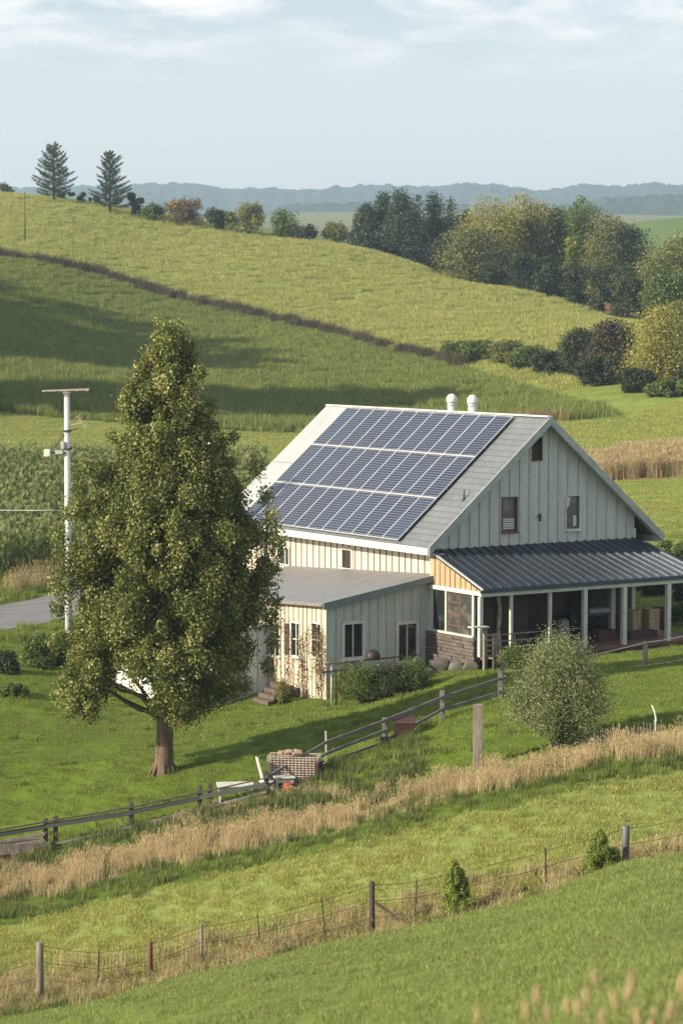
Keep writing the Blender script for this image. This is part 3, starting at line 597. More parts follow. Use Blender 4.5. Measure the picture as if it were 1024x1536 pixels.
def scatter(name, pts, protos, smin=.8, smax=1.2, label=None, kind='stuff', sc=None):
    n = len(pts); me = bpy.data.meshes.new(name); me.vertices.add(n); me.vertices.foreach_set('co', np.asarray(pts, np.float32).ravel())
    R = np.random.default_rng(n)
    for nm, ty, arr in (('rz', 'FLOAT', R.uniform(0, 6.283, n)), ('sc', 'FLOAT', R.uniform(smin, smax, n) if sc is None else sc), ('pid', 'INT', R.integers(0, len(protos), n))):
        a = me.attributes.new(nm, ty, 'POINT'); a.data.foreach_set('value', arr.astype(np.int32 if ty == 'INT' else np.float32))
    o = link(name, me)
    c = bpy.data.collections.new(name+'_source')
    for p in protos: c.objects.link(p)
    gr = bpy.data.node_groups.new(name, 'GeometryNodeTree'); gr.interface.new_socket('Geometry', in_out='INPUT', socket_type='NodeSocketGeometry'); gr.interface.new_socket('Geometry', in_out='OUTPUT', socket_type='NodeSocketGeometry')
    nn = gr.nodes; i = nn.new('NodeGroupInput'); ou = nn.new('NodeGroupOutput'); ip = nn.new('GeometryNodeInstanceOnPoints'); ci = nn.new('GeometryNodeCollectionInfo')
    ci.inputs['Collection'].default_value = c; ci.inputs['Separate Children'].default_value = True; ci.inputs['Reset Children'].default_value = True
    def at_(nm, ty): a = nn.new('GeometryNodeInputNamedAttribute'); a.data_type = ty; a.inputs['Name'].default_value = nm; return a.outputs['Attribute']
    cx = nn.new('ShaderNodeCombineXYZ'); gl = gr.links
    gl.new(i.outputs[0], ip.inputs['Points']); gl.new(ci.outputs[0], ip.inputs['Instance']); ip.inputs['Pick Instance'].default_value = True
    gl.new(at_('pid', 'INT'), ip.inputs['Instance Index']); gl.new(at_('rz', 'FLOAT'), cx.inputs['Z']); gl.new(cx.outputs[0], ip.inputs['Rotation']); gl.new(at_('sc', 'FLOAT'), ip.inputs['Scale']); gl.new(ip.outputs[0], ou.inputs[0])
    md = o.modifiers.new('scatter', 'NODES'); md.node_group = gr; return tag(o, label, kind=kind)
def region(y0, y1, t0, t1, dens, f=None, lo=None, hi=None, seed=1, fall=0):
    """random ground points between depths y0..y1 and bearings t0..t1"""
    R = np.random.default_rng(seed); area = (t1-t0)*(y1*y1-y0*y0)/2; n = int(area*dens)
    y = np.sqrt(R.uniform(y0*y0, y1*y1, n)); t = R.uniform(t0, t1, n); x = t*y; m = np.ones(n, bool)
    if lo: m &= y > lo(t)+R.normal(0, .25, n)
    if hi: m &= y < hi(t)+R.normal(0, .25, n)
    if f: m &= f(x, y, t, R)
    x, y = x[m], y[m]; return np.stack([x, y, G(x, y)], 1)
def px2t(px): return (px-512)/F/.995
def inhouse(x, y, pad=.1):
    dx, dy = x-HO.x, y-HO.y; c, s = math.cos(TH), math.sin(TH); lx, ly = dx*c+dy*s, -dx*s+dy*c
    m = (lx > WX0-pad) & (lx < PXR+.3+pad) & (ly > WY0-PD+.1-pad) & (ly < LEN)
    m |= (lx > LX-pad) & (lx < WX0+.1) & (ly > LY-pad) & (ly < LYE+pad); m |= (lx > AX-pad) & (lx < LX) & (ly > AYf-pad) & (ly < AYf+4.6); return m
def vnoise(x, y, s, seed=0):
    a = np.sin(x*s+seed+1.7*np.sin(y*s*.7+seed))+np.sin(y*s*1.3+2.1*np.sin(x*s*.6+seed*2))+.6*np.sin((x+y)*s*2.3+seed); return a/2.6
GM = {}
GM['lawn'] = leafmat('lawn_blade', (.09, .14, .018), (.18, .24, .036), (.31, .33, .10), .35)
GM['fg'] = leafmat('slope_blade', (.14, .19, .04), (.225, .275, .075), (.37, .37, .15), .35)
GM['meadow'] = leafmat('meadow_blade', (.20, .225, .045), (.325, .34, .085), (.48, .45, .17), .35)
GM['tan'] = leafmat('dry_stem', (.34, .265, .14), (.56, .46, .27), (.66, .58, .38), .3)
GM['seed'] = leafmat('seed_head', (.42, .32, .18), (.62, .50, .31), (.70, .61, .42), .3)
GM['pale'] = leafmat('pale_straw', (.30, .25, .12), (.46, .38, .20), (.56, .48, .30), .25)
GM['weed'] = leafmat('weed_leaf', (.05, .075, .018), (.12, .16, .035), (.24, .23, .09), .35)
GM['corn'] = leafmat('corn_leaf', (.06, .10, .025), (.15, .205, .05), (.28, .31, .12), .35)
GM['hill'] = leafmat('crop_blade', (.11, .155, .028), (.215, .265, .06), (.36, .37, .13), .35)
GM['upper'] = leafmat('upper_crop_blade', (.24, .265, .065), (.38, .39, .11), (.52, .50, .21), .35)
GM['twig'] = leafmat('hedge_twig', (.045, .04, .022), (.11, .09, .06), (.20, .165, .11), .1)
GM['rust'] = leafmat('rust_stem', (.20, .13, .08), (.36, .25, .15), (.46, .36, .23), .2)
def zlab(o, *a): return o
nohouse = lambda x, y, t, R: ~inhouse(x, y)
lawnP = [proto(*blades(150, .32, .025, .07, .010, seed=s), [GM['lawn']]) for s in range(4)]
scatter('lawn_grass', region(68, 132, -.16, .16, 9, lambda x, y, t, R: ~inhouse(x, y) & ((y < c_road0(t)-.1) | (y > c_road1(t)+.2) | (t > .02)) & (y < np.maximum(c_corn0(t), 119)) & ((vnoise(x*.6, y*1.1, 1.1, 21) < .55) | (R.random(len(x)) < .35)), lo=c_tan), lawnP, .8, 1.35, 'short green lawn grass round the farmhouse and tree')
scatter('lawn_grass', region(66, 118, -.16, .16, .9, lambda x, y, t, R: ~inhouse(x, y) & ((y < c_road0(t)-.1) | (y > c_road1(t)+.2) | (t > .02)) & (vnoise(x, y, .35) > .25), lo=c_tan), [proto(*blades(90, .35, .08, .2, .014, seed=s+9), [GM['lawn']]) for s in range(3)], .7, 1.2, 'longer grass tufts dotted over the lawn')
meadP = [proto(*blades(150, .34, .03, .10, .010, seed=s+20), [GM['meadow']]) for s in range(4)]
scatter('meadow_grass', region(52, 76, -.17, .17, 13, lo=c_fencefront, hi=c_meadow), meadP, .8, 1.3, 'light green meadow grass between wire fence and dry strip')
scatter('meadow_grass', region(52, 76, -.17, .17, 1.2, lambda x, y, t, R: vnoise(x*.35, y*1.6, .8, 2) > .3, lo=c_fenceback, hi=c_meadow), [proto(*blades(90, .3, .08, .17, .011, seed=s+30), [GM['lawn']]) for s in range(3)], .7, 1.2, 'darker tussocks in the light green meadow')
fgP = [proto(*blades(150, .22, .025, .07, .006, seed=s+40), [GM['fg']]) for s in range(4)]
scatter('slope_grass', np.vstack([region(14, 56, -.17, .17, 14, hi=c_fencefront)]), fgP, .8, 1.3, 'blurred soft green grass on the near slope')
# dry strip along the wire fence
dryP = [proto(*blades(70, .3, .15, .42, .008, bend=.5, seed=s+50, head=.4, hw=.008, hl=.06), [GM['pale'], GM['pale']]) for s in range(3)]
dmix = [proto(*blades(80, .3, .12, .34, .012, bend=.6, seed=s+55), [GM['weed']]) for s in range(3)]
scatter('dry_fence_grass', region(50, 66, -.17, .17, 5.5, lo=lambda t: c_fencefront(t)-.3, hi=c_fenceback), dryP, .7, 1.15, 'pale straw grass along the wire fence')
scatter('fence_weeds', region(50, 66, -.17, .17, 3.2, lambda x, y, t, R: (y < c_fencefront(t)+.9+1.2*R.random(len(x))) | (vnoise(x, y, .9, 5) > .5), lo=lambda t: c_fencefront(t)-.5, hi=c_fenceback), dmix, .6, 1.15, 'dark green weeds at the foot of the wire fence')
# tall dry grass band
tanP = [proto(*blades(95, .3, .32, .72, .007, bend=.25, seed=s+60, head=.8, hw=.008, hl=.10, tilt=.16), [GM['tan'], GM['seed']]) for s in range(5)]
tanL = [proto(*blades(90, .3, .18, .4, .009, bend=.4, seed=s+66, head=.3, hw=.008, hl=.08, tilt=.2), [GM['tan'], GM['seed']]) for s in range(3)]
scatter('dry_tall_grass', region(60, 90, -.17, .17, 6, lambda x, y, t, R: vnoise(x, y*1.5, .5, 3) > -.42+.2*R.normal(size=len(x)), lo=lambda t: c_fringe(t)-.2, hi=c_tan), tanP, .6, 1.05, 'tall tan dry grass in a band across the slope')
scatter('dry_tall_grass', region(60, 90, -.17, .17, 4, lo=lambda t: c_fringe(t)-.5, hi=lambda t: c_tan(t)+.3), tanL, .7, 1.1, 'shorter tan grass under the tall dry band')
frP = [proto(*blades(110, .32, .15, .4, .012, bend=.6, seed=s+70), [GM['weed']]) for s in range(3)]
scatter('fringe_grass', region(58, 84, -.17, .17, 3.5, lo=c_meadow, hi=lambda t: c_fringe(t)+.5), frP, .4, .85, 'dark green long grass edging the dry band')
gfr = [proto(*blades(110, .32, .14, .34, .011, bend=.5, seed=s+75), [GM['lawn']]) for s in range(3)]
scatter('fringe_grass', region(58, 84, -.17, .17, 6, lo=lambda t: c_meadow(t)-.1, hi=lambda t: c_fringe(t)+1), gfr, .4, .9, 'bright green long grass edging the dry band')
wdP = [proto(*blades(110, .35, .18, .5, .016, bend=.6, seed=s+80), [GM['weed']]) for s in range(3)]
scatter('ditch_weeds', region(66, 84, -.17, px2t(640), 4.5, lo=lambda t: c_tan(t)-.6, hi=lambda t: c_rail(t)-.2), wdP, .5, 1.0, 'dark green weeds below the rail fence')
scatter('ditch_weeds', region(66, 84, -.17, px2t(520), 2.2, lambda x, y, t, R: vnoise(x, y, .8, 7) > .1, lo=lambda t: c_tan(t)-.5, hi=lambda t: c_rail(t)-.1), tanL, .6, 1.1, 'dry stems among the weeds below the rail fence')
scatter('ditch_weeds', region(76, 96, px2t(480), px2t(770), 3, lambda x, y, t, R: np.abs(y-c_rail(t)+1.0) < .45, None, None), gfr, .4, .8, 'long grass at the foot of the rail fence')
clump = [proto(*blades(60, .16, .10, .26, .012, bend=.6, seed=s+170), [GM['lawn'] if s else GM['weed']]) for s in range(3)]
scatter('lawn_grass', region(68, 110, -.16, .16, .55, lambda x, y, t, R: ~inhouse(x, y) & (vnoise(x*.5, y*1.4, .9, 11) > .1), lo=c_tan, hi=lambda t: np.where(t < .02, c_road0(t)-.3, 200)), clump, .6, 1.3, 'coarse darker clumps scattered in the lawn')
scatter('dry_tall_grass', region(60, 90, -.17, .17, 1.1, lambda x, y, t, R: vnoise(x*.7, y*1.6, .8, 13) > .25, lo=c_fringe, hi=c_tan), frP, .8, 1.4, 'green weeds mixed through the tall dry band')
# verge by the road, corn, strips
vgP = [proto(*blades(100, .4, .2, .55, .018, bend=.5, seed=s+90), [GM['lawn']]) for s in range(3)]
scatter('verge_grass', region(100, 135, -.17, px2t(330), 3.5, lo=lambda t: c_road1(t)+.4, hi=lambda t: c_corn0(t)+1.5), vgP, .6, 1.2, 'long green verge grass between road and corn')
scatter('verge_grass', region(100, 135, px2t(15), px2t(330), 2.5, lambda x, y, t, R: (y > c_road1(t)+3.0+1.5*vnoise(x, y, .5)) & (y < c_corn0(t)+1.5), None, None), [proto(*blades(70, .4, .4, .85, .016, bend=.3, seed=s+95, head=.7, hw=.02, hl=.16), [GM['pale'], GM['pale']]) for s in range(3)], .6, 1.1, 'straw coloured grass on the verge beside the corn')
scatter('verge_grass', region(92, 107, -.17, px2t(300), 1.8, lambda x, y, t, R: (y > c_road0(t)-7.5-2*R.random(len(x))) & (y < c_road0(t)-.4), None, None), vgP, .4, .9, 'rough grass on the near side of the road')
def corn(seed):
    R = np.random.default_rng(seed); Vs = []; Fs = []; vv = []; n0 = 0
    for k in range(11):
        h = .3+.17*k+R.uniform(-.05, .05); a = R.uniform(0, 6.28); l = R.uniform(.45, .8)*(1-.4*abs(k/10-.4)); w = .085; d = np.array([math.cos(a), math.sin(a), 0]); s = np.array([-d[1], d[0], 0])
        p = [np.array([0, 0, h]), d*l*.35+[0, 0, h+.28], d*l*.75+[0, 0, h+.30], d*l+[0, 0, h+.05]]; ws = [.4, 1, .8, .05]
        for q, x in zip(p, ws): Vs += [q-s*w/2*x, q+s*w/2*x]
        for j in range(3): Fs.append([n0+2*j, n0+2*j+1, n0+2*j+3, n0+2*j+2])
        vv += [R.uniform(0, 1)]*8; n0 += 8
    for a in (0, 1.57):
        s = np.array([math.cos(a), math.sin(a), 0])*.02; Vs += [-s, s, s*.5+[0, 0, 2.2], -s*.5+[0, 0, 2.2]]; Fs.append([n0, n0+1, n0+2, n0+3]); vv += [.6]*4; n0 += 4
    for k in range(7):
        a = R.uniform(0, 6.28); d = np.array([math.cos(a), math.sin(a), 0])*.14; s = np.array([-d[1], d[0], 0])*.12; Vs += [np.array([0, 0, 2.1])-s, np.array([0, 0, 2.1])+s, d+s+[0, 0, 2.42], d-s+[0, 0, 2.42]]; Fs.append([n0, n0+1, n0+2, n0+3]); vv += [1.]*4; n0 += 4
    return np.array(Vs), np.array(Fs), np.zeros(len(Fs), int), np.array(vv)
cornP = [proto(*corn(s), [GM['corn']]) for s in range(5)]
scatter('corn_crop', region(118, 172, -.16, px2t(400), 4.5, lo=c_corn0), cornP, .7, .95, 'tall green corn crop beyond the road')
stP = [proto(*blades(130, .7, .04, .13, .028, seed=s+100), [GM['meadow']]) for s in range(3)]
scatter('strip_grass', region(178, 236, -.16, .16, 1.8, hi=lambda t: c_hill0(t)-.5), stP, .8, 1.3, 'short light green grass between corn and crop')
scatter('strip_grass', region(96, 180, px2t(700), .16, 2.6, lambda x, y, t, R: ~inhouse(x, y, .3) & ~((t > px2t(885)) & (y > 151) & (y < 162)), None, None), stP, .6, 1.0, 'light green grass behind the farmhouse')
scatter('dry_tall_grass', region(148, 165, px2t(880), .17, 5, lambda x, y, t, R: (y > 151.5+vnoise(x, y, .5)) & (y < 162), None, None), [proto(*blades(90, .45, .6, 1.25, .016, bend=.25, seed=s+110, head=.7, hw=.02, hl=.2), [GM['pale'] if s < 2 else GM['rust'], GM['tan']]) for s in range(4)], .7, 1.1, 'clump of tall straw and rust coloured grass right of the farmhouse')
hlP = [proto(*blades(110, .9, .3, .65, .032, bend=.35, seed=s+120), [GM['hill']]) for s in range(4)]
mY = lambda t: np.minimum(c_hedge(t)-1.5, 400)
scatter('hill_crop', region(205, 345, -.16, px2t(1000), 1.1, lo=c_hill0, hi=mY), hlP, .75, 1.25, 'green cereal crop on the lower hillside')
scatter('hill_crop', region(205, 345, -.16, px2t(1000), 1.5, lambda x, y, t, R: (y < c_hill0(t)+36+9*vnoise(x, y, .06, 2)-np.clip((t-px2t(560))*500, 0, 30)) & (vnoise(x*.6, y*1.5, .16, 4) > -.35+.2*R.normal(size=len(x))), lo=c_hill0, hi=mY), [proto(*blades(80, .7, .6, 1.1, .04, bend=.35, seed=s+125), [GM['hill']]) for s in range(4)], .7, 1.25, 'taller green crop along the lower edge of the hillside')
upP = [proto(*blades(110, .9, .2, .5, .034, bend=.35, seed=s+130), [GM['upper']]) for s in range(4)]
scatter('upper_crop', region(235, 470, -.16, .15, .75, lo=lambda t: c_hedge(t)+1.5, hi=lambda t: c_hedge(t)+118), upP, .8, 1.25, 'yellow green crop on the upper hillside up to the skyline')
twP = [proto(*blades(140, .8, .6, 1.5, .03, bend=.7, seed=s+140, tilt=.6), [GM['twig']]) for s in range(4)]
scatter('brown_hedgerow', region(235, 345, -.17, px2t(690), 1.5, lambda x, y, t, R: np.abs(y-c_hedge(t)) < 1.7, None, None), twP, .6, 1.2, 'low brown hedgerow between the two hillside fields')
scatter('brown_hedgerow', region(205, 240, px2t(760), px2t(940), 2, lambda x, y, t, R: np.abs(y-c_hill0(t)) < 1.0, None, None), [proto(*blades(90, .7, .6, 1.3, .03, bend=.5, seed=s+150, tilt=.4), [GM['rust'] if s else GM['twig']]) for s in range(3)], .6, 1.1, 'rusty dead growth at the lower edge of the hillside crop')
# ------------------------------------------------------------------ trees and shrubs
def leafmesh(name, C, ln, wd, mt, parent, seed=0, upb=.3, v=None, out=None):
    R = np.random.default_rng(seed); n = len(C); nr = R.normal(size=(n, 3)); nr[:, 2] += upb
    if out is not None: nr += out
    nr /= np.linalg.norm(nr, axis=1)[:, None]; a = np.cross(nr, R.normal(size=(n, 3))); a /= np.linalg.norm(a, axis=1)[:, None]; b = np.cross(nr, a)
    l = (ln*R.uniform(.7, 1.3, n)/2)[:, None]; w = (wd*R.uniform(.7, 1.3, n)/2)[:, None]
    V = np.stack([C-a*l, C+b*w-a*l*.1, C+a*l, C-b*w-a*l*.1], 1).reshape(-1, 3); Fq = np.arange(4*n).reshape(n, 4)
    vv = R.uniform(0, 1, n) if v is None else v
    return link(name, np_mesh(name, V, Fq, mt, attr={'v': ('POINT', np.repeat(vv, 4))}), parent)
def cloud(cs, rs, per, seed=0, sq=(1, 1, 1), inner=.45):
    R = np.random.default_rng(seed); n = len(cs); k = np.maximum(1, (per*(rs/rs.mean())**2).astype(int)); i = np.repeat(np.arange(n), k); m = len(i)
    d = R.normal(size=(m, 3)); d /= np.linalg.norm(d, axis=1)[:, None]; r = (inner+(1-inner)*R.uniform(0, 1, m)**.6)*(1+.12*R.normal(size=m))
    o = d*r[:, None]*rs[i][:, None]*np.array(sq); return cs[i]+o, d, i
def limb(mb, a, b, r0, r1, seed, sag=.12, n=5, seg=5):
    R = random.Random(seed); a, b = Vector(a), Vector(b); L_ = (b-a).length; pts = []
    for k in range(n+1):
        f = k/n; p = a.lerp(b, f); p += Vector((R.uniform(-1, 1), R.uniform(-1, 1), R.uniform(-1, 1)))*L_*.05*math.sin(math.pi*f)+Vector((0, 0, sag*L_*math.sin(math.pi*f)*-1)); pts.append(p)
    mb.tube(pts, [r0+(r1-r0)*k/n for k in range(n+1)], seg, cap=False)
LM = {}
LM['poplar'] = leafmat('poplar_leaf', (.075, .095, .018), (.20, .222, .048), (.52, .50, .20), .32, gloss=.03, rough=.5, obj=False)
LM['silver'] = leafmat('silver_leaf', (.085, .115, .035), (.21, .24, .095), (.42, .41, .23), .25, gloss=.03, obj=False)
LM['olive'] = leafmat('olive_leaf', (.10, .12, .035), (.21, .22, .065), (.33, .30, .12), .3, obj=False)
LM['yellow'] = leafmat('yellowing_leaf', (.17, .18, .04), (.33, .32, .075), (.50, .43, .13), .35, obj=False)
LM['green'] = leafmat('green_leaf', (.055, .09, .022), (.12, .175, .04), (.22, .26, .08), .3, obj=False)
LM['dark'] = leafmat('dark_leaf', (.022, .035, .015), (.05, .07, .028), (.09, .11, .05), .2, obj=False)
LM['needle'] = leafmat('dark_needle', (.028, .05, .026), (.06, .092, .046), (.11, .14, .075), .15, obj=False)
LM['brown'] = leafmat('brown_leaf', (.11, .085, .04), (.22, .165, .08), (.32, .25, .13), .25, obj=False)
LM['plum'] = leafmat('plum_leaf', (.045, .04, .025), (.09, .075, .045), (.15, .13, .075), .2, obj=False)
LM['lime'] = leafmat('lime_leaf', (.09, .13, .02), (.20, .25, .04), (.33, .34, .09), .35, obj=False)
# --- the big tree
def big_tree():
    base = at(246, 1158, 70); Y0 = base.y; s = F/Y0
    root = empty('broadleaf_tree', base); tag(root, 'tall broadleaf tree with dense olive green crown standing alone on the lawn', 'tree')
    env = [(482, 252, 262), (495, 238, 276), (520, 216, 298), (545, 212, 306), (575, 192, 316), (600, 172, 326), (650, 178, 338), (690, 166, 350), (730, 142, 368), (770, 118, 384), (810, 104, 402), (850, 104, 398), (890, 108, 400), (930, 108, 404), (970, 100, 396), (1010, 92, 380), (1045, 86, 352), (1075, 120, 300)]
    py, l, r = map(np.array, zip(*env)); top = ray(255, 480)[2]*Y0; 
    hz_ = np.array([ray(250, y)[2]*Y0-base.z for y in py]); cxm = ((l+r)/2-512)/F*Y0-base.x; rx = (r-l)/2/s
    R = np.random.default_rng(11); cs = []; rs = []
    hh = np.linspace(hz_.min(), hz_.max(), 400); o = np.argsort(hz_); f_r = lambda h: np.interp(h, hz_[o], rx[o]); f_c = lambda h: np.interp(h, hz_[o], cxm[o]); H = hz_.max()
    while len(cs) < 980:
        h = R.uniform(hz_.min()+.3, H-.15); rr = f_r(h)
        if R.random() > (rr/3.3)**1.3+.06: continue
        a = R.uniform(0, 6.283); q = R.uniform(.12, 1)**.5; cr = R.uniform(.16, .48)*(.6+.4*min(1, rr/2)); cr = min(cr, rr*.7)
        q = q*max(0, rr-cr*.72)*(1+.06*math.sin(a*3+h*1.3)); x, y, = f_c(h)+q*math.cos(a), q*math.sin(a)*.92
        # gaps between the big limbs
        if vnoise(np.array(x*1.0+h*.5), np.array(y+h*1.15), 1.5, 1) < -.45 and q > .5*rr: continue
        qx = 512+F*(x+base.x)/Y0; qy = np.interp(h, hz_[o], py[o])
        if 158 < qx < 240 and qy > 992: continue
        if (140 <= qx <= 168 or 300 < qx) and qy > 1052: continue
        cs.append((x, y, h)); rs.append(cr)
    for px, py_, r_ in ((112, 1052, .42), (92, 1040, .38), (130, 1068, .34), (104, 1030, .5), (125, 1040, .5), (118, 708, .22), (134, 700, .3), (150, 712, .4), (120, 735, .3), (124, 760, .4), (415, 812, .34), (402, 800, .42), (405, 930, .35), (392, 880, .5), (245, 1066, .35), (300, 1050, .4), (270, 1060, .4),  (100, 850, .5), (96, 880, .45), (398, 845, .35), (330, 1040, .35), (345, 1030, .4), (262, 1068, .35), (285, 1058, .38), (350, 655, .2), (383, 700, .3), (398, 745, .28), (408, 770, .25), (90, 800, .3), (88, 830, .25), (84, 915, .28), (80, 960, .25), (240, 484, .15), (268, 486, .14), (170, 655, .2), (100, 770, .25), (412, 850, .22), (415, 900, .22), (408, 960, .25), (400, 1000, .25)):
        cs.append(((px-512)/F*Y0-base.x, R.uniform(-1.2, .6), ray(px, py_)[2]*Y0-base.z)); rs.append(r_)
    cs = np.array(cs); rs = np.array(rs)
    tr = MB(); rt = random.Random(4)
    tp = [(0, 0, -.3), (0, 0, .05), (.01, 0, .35), (.03, 0, 1.0), (.06, 0, 2), (.1, 0, 4), (.12, 0, 7), (.1, 0, 10), (.12, 0, H-.8)]
    tr.tube(tp, [.42, .35, .30, .27, .25, .2, .14, .08, .03], 16)
    for k in range(7):
        a = k*.9+.3; tr.tube([(.26*math.cos(a), .26*math.sin(a), .32), (.36*math.cos(a), .36*math.sin(a), .1), (.48*math.cos(a), .48*math.sin(a), -.12)], [.04, .07, .03], 7)
    for i in range(0, len(cs), 6):
        c = Vector(cs[i])
        if c.z < 3.0: continue
        d = math.hypot(c.x, c.y); h0 = max(1.7, c.z-d*.9-.3); x0 = .1*min(1, h0/4); limb(tr, (x0, 0, h0), c, max(.03, .10*min(1, d/2.5)*(1-h0/15)+.02), .012, i, .02)
    tr.build('trunk', MT['bark'], root)
    Cn, d, i = cloud(cs, rs, 360, 5, (1, 1, 1.25), .2); Cn += np.random.default_rng(2).normal(0, 1, Cn.shape)*rs[i][:, None]*np.array([.22, .22, .26])
    R2 = np.random.default_rng(8); tone = R2.normal(0, .13, len(cs)); v = np.clip(R2.beta(1.6, 2.2, len(Cn))+tone[i], 0, 1)
    leafmesh('crown', Cn, .095, .066, LM['poplar'], root, 3, .25, v, d*.7)
    return root
big_tree()
# --- generic far trees
def tree(name, label, cat, px, ytop, Y, wpx, mt, group=None, bare=.12, n=26, per=170, leaf=.42, seed=0, trunk='darkbark', col2=None, conic=0, sq=(1, 1, 1), basez=None, depth=.8):
    b = gp(px, Y); H = ray(px, ytop)[2]*Y-b.z; W_ = wpx/F*Y/2; R = np.random.default_rng(seed+int(px))
    root = empty(name, b); tag(root, label, cat, group)
    cs = []; rs = []; h0 = H*bare
    cr0 = min(W_*.48, (H-h0)*.34)
    while len(cs) < n:
        u = R.uniform(0, 1); h = h0+(H-h0)*u
        prof = (1-u)**.75*(.35+.65*min(1, u*5+.3)) if conic else math.sqrt(max(0, 1-(2*u-.9)**2/1.25))
        if R.random() > prof+.12: continue
        rr = W_*prof*R.uniform(.85, 1.08); a = R.uniform(0, 6.28); q = R.uniform(.1, 1)**.5; cr = cr0*R.uniform(.55, 1.1)*(.45+.55*prof)
        q *= max(0, rr-cr*.6); cs.append((q*math.cos(a), q*math.sin(a)*depth, min(h, H-cr*.8))); rs.append(cr)
    cs = np.array(cs); rs = np.array(rs)
    t = MB(); tw = max(.06, H*.018); t.tube([(0, 0, -.5), (0, 0, H*.02), (.02*H, 0, H*.4), (0, 0, H*.85)], [tw*1.5, tw, tw*.7, tw*.15], 7)
    for i in range(0, n, 3): c = cs[i]; limb(t, (0, 0, max(h0*.7, c[2]*.55)), c, tw*.4, tw*.08, i, .02, 3, 4)
    t.build('trunk', MT[trunk], root)
    C_, d, i = cloud(cs, rs, per, seed+1, sq, .35); tone = R.normal(0, .16, n); v = np.clip(R.beta(1.6, 1.9, len(C_))+tone[i], 0, 1)
    # ragged twig ends
    C_ += R.normal(0, 1, C_.shape)*rs[i][:, None]*.16
    leafmesh('crown', C_, leaf, leaf*.62, LM[mt], root, seed+2, .25, v, d*.6)
    return root
def pine(px, ytop, Y, wpx, seed, label, group):
    b = gp(px, Y); H = ray(px, ytop)[2]*Y-b.z; W_ = wpx/F*Y/2; R = np.random.default_rng(seed); root = empty('pine_tree', b); tag(root, label, 'tree', group)
    t = MB(); t.tube([(0, 0, -.5), (0, 0, H*.5), (0, 0, H*.98)], [.24, .17, .03], 8); C_ = []; D = []
    nb = 60
    for k in range(nb):
        u = .12+.86*k/nb; h = H*u; a = k*2.4+R.uniform(-.3, .3); ln = 1.15*W_*(1.02-u)**.55*R.uniform(.6, 1.18)*(1+.16*math.sin(a+seed)+.12*math.sin(5*u+seed))*(1 if u > .2 else .85); rise = ln*(.10+.55*u)
        p0 = np.array([0, 0, h]); e = np.array([math.cos(a)*ln, math.sin(a)*ln, h+rise]); m = (p0+e)/2+np.array([0, 0, -ln*.16])
        t.tube([p0.tolist(), m.tolist(), e.tolist()], [.05, .035, .012], 4, cap=False)
        q = int(260*max(.35, ln/W_)); s = R.uniform(.22, 1.03, q)[:, None]; pt = (1-s)**2*p0+2*s*(1-s)*m+s*s*e; wd = .05+.26*np.sin(np.clip(s*1.05, 0, 1)*math.pi)*min(1, ln/2.5)
        C_.append(pt+R.normal(size=(q, 3))*wd*np.array([1, 1, .38]))
    t.build('trunk', MT['darkbark'], root); C_ = np.vstack(C_); leafmesh('crown', C_, .34, .10, LM['needle'], root, seed, .4, R.beta(2, 2, len(C_)))
pine(86, 218, 412, 74, 3, 'left one of the two lone pines on the skyline, with a broader crown', 'lone pines on the skyline')
pine(169, 228, 404, 68, 8, 'right one of the two lone pines on the skyline, shorter and narrower', 'lone pines on the skyline')
G1 = 'shrubs along the skyline hedge'
for k, (px, yt, Y, w, mt, lab, nn) in enumerate([
    (12, 276, 445, 34, 'green', 'small pale shrub at the left edge of the skyline', 12), (205, 290, 408, 30, 'dark', 'small dark bush right beside the shorter skyline pine', 12),
    (120, 289, 418, 80, 'dark', 'low dark scrub under the left skyline pine', 12), (232, 305, 402, 44, 'green', 'dark green bush left of the brown shrub on the skyline', 12),
    (283, 299, 402, 78, 'brown', 'wide russet brown shrub on the skyline', 22), (325, 314, 398, 40, 'dark', 'dark bush right of the russet shrub on the skyline', 12),
    (348, 319, 398, 30, 'green', 'small bush left of the round olive skyline tree', 10), (377, 306, 396, 56, 'olive', 'round olive tree standing alone on the skyline', 20),
    (428, 314, 396, 56, 'green', 'dark green spiky tree right of the round olive skyline tree', 20), (458, 334, 393, 34, 'dark', 'low dark bush at the right foot of the spiky skyline tree', 10),
    (502, 334, 395, 46, 'olive', 'round olive bush left of the dark conifers', 14)]):
    tree('shrub' if k not in (7, 8) else 'small_tree', lab, 'shrub' if k not in (7, 8) else 'tree', px, yt, Y, w, mt, G1, .03, nn, 150, .34, k)
G2 = 'dark conifers on the skyline'
for k, (px, yt, Y, w, lab) in enumerate([(549, 303, 402, 44, 'leftmost of the dark conifers on the skyline'), (574, 290, 404, 44, 'second dark conifer from the left, pointed and full'), (600, 282, 400, 48, 'tallest dark conifer in the middle of the group'),
    (624, 291, 408, 44, 'dark conifer just right of the tallest one'), (648, 288, 405, 46, 'dark conifer between the tall one and the paired right ones'), (672, 298, 412, 46, 'second dark conifer from the right end of the group'), (697, 304, 415, 44, 'rightmost dark conifer, beside the yellow tree')]):
    tree('conifer_tree', lab, 'tree', px, yt, Y, w*(1.7+.25*(k % 3)), 'needle', G2, .02, 64, 170, .36, 20+k, conic=1, sq=(1, 1, 1.1))
G3 = 'broadleaf trees of the skyline wood'
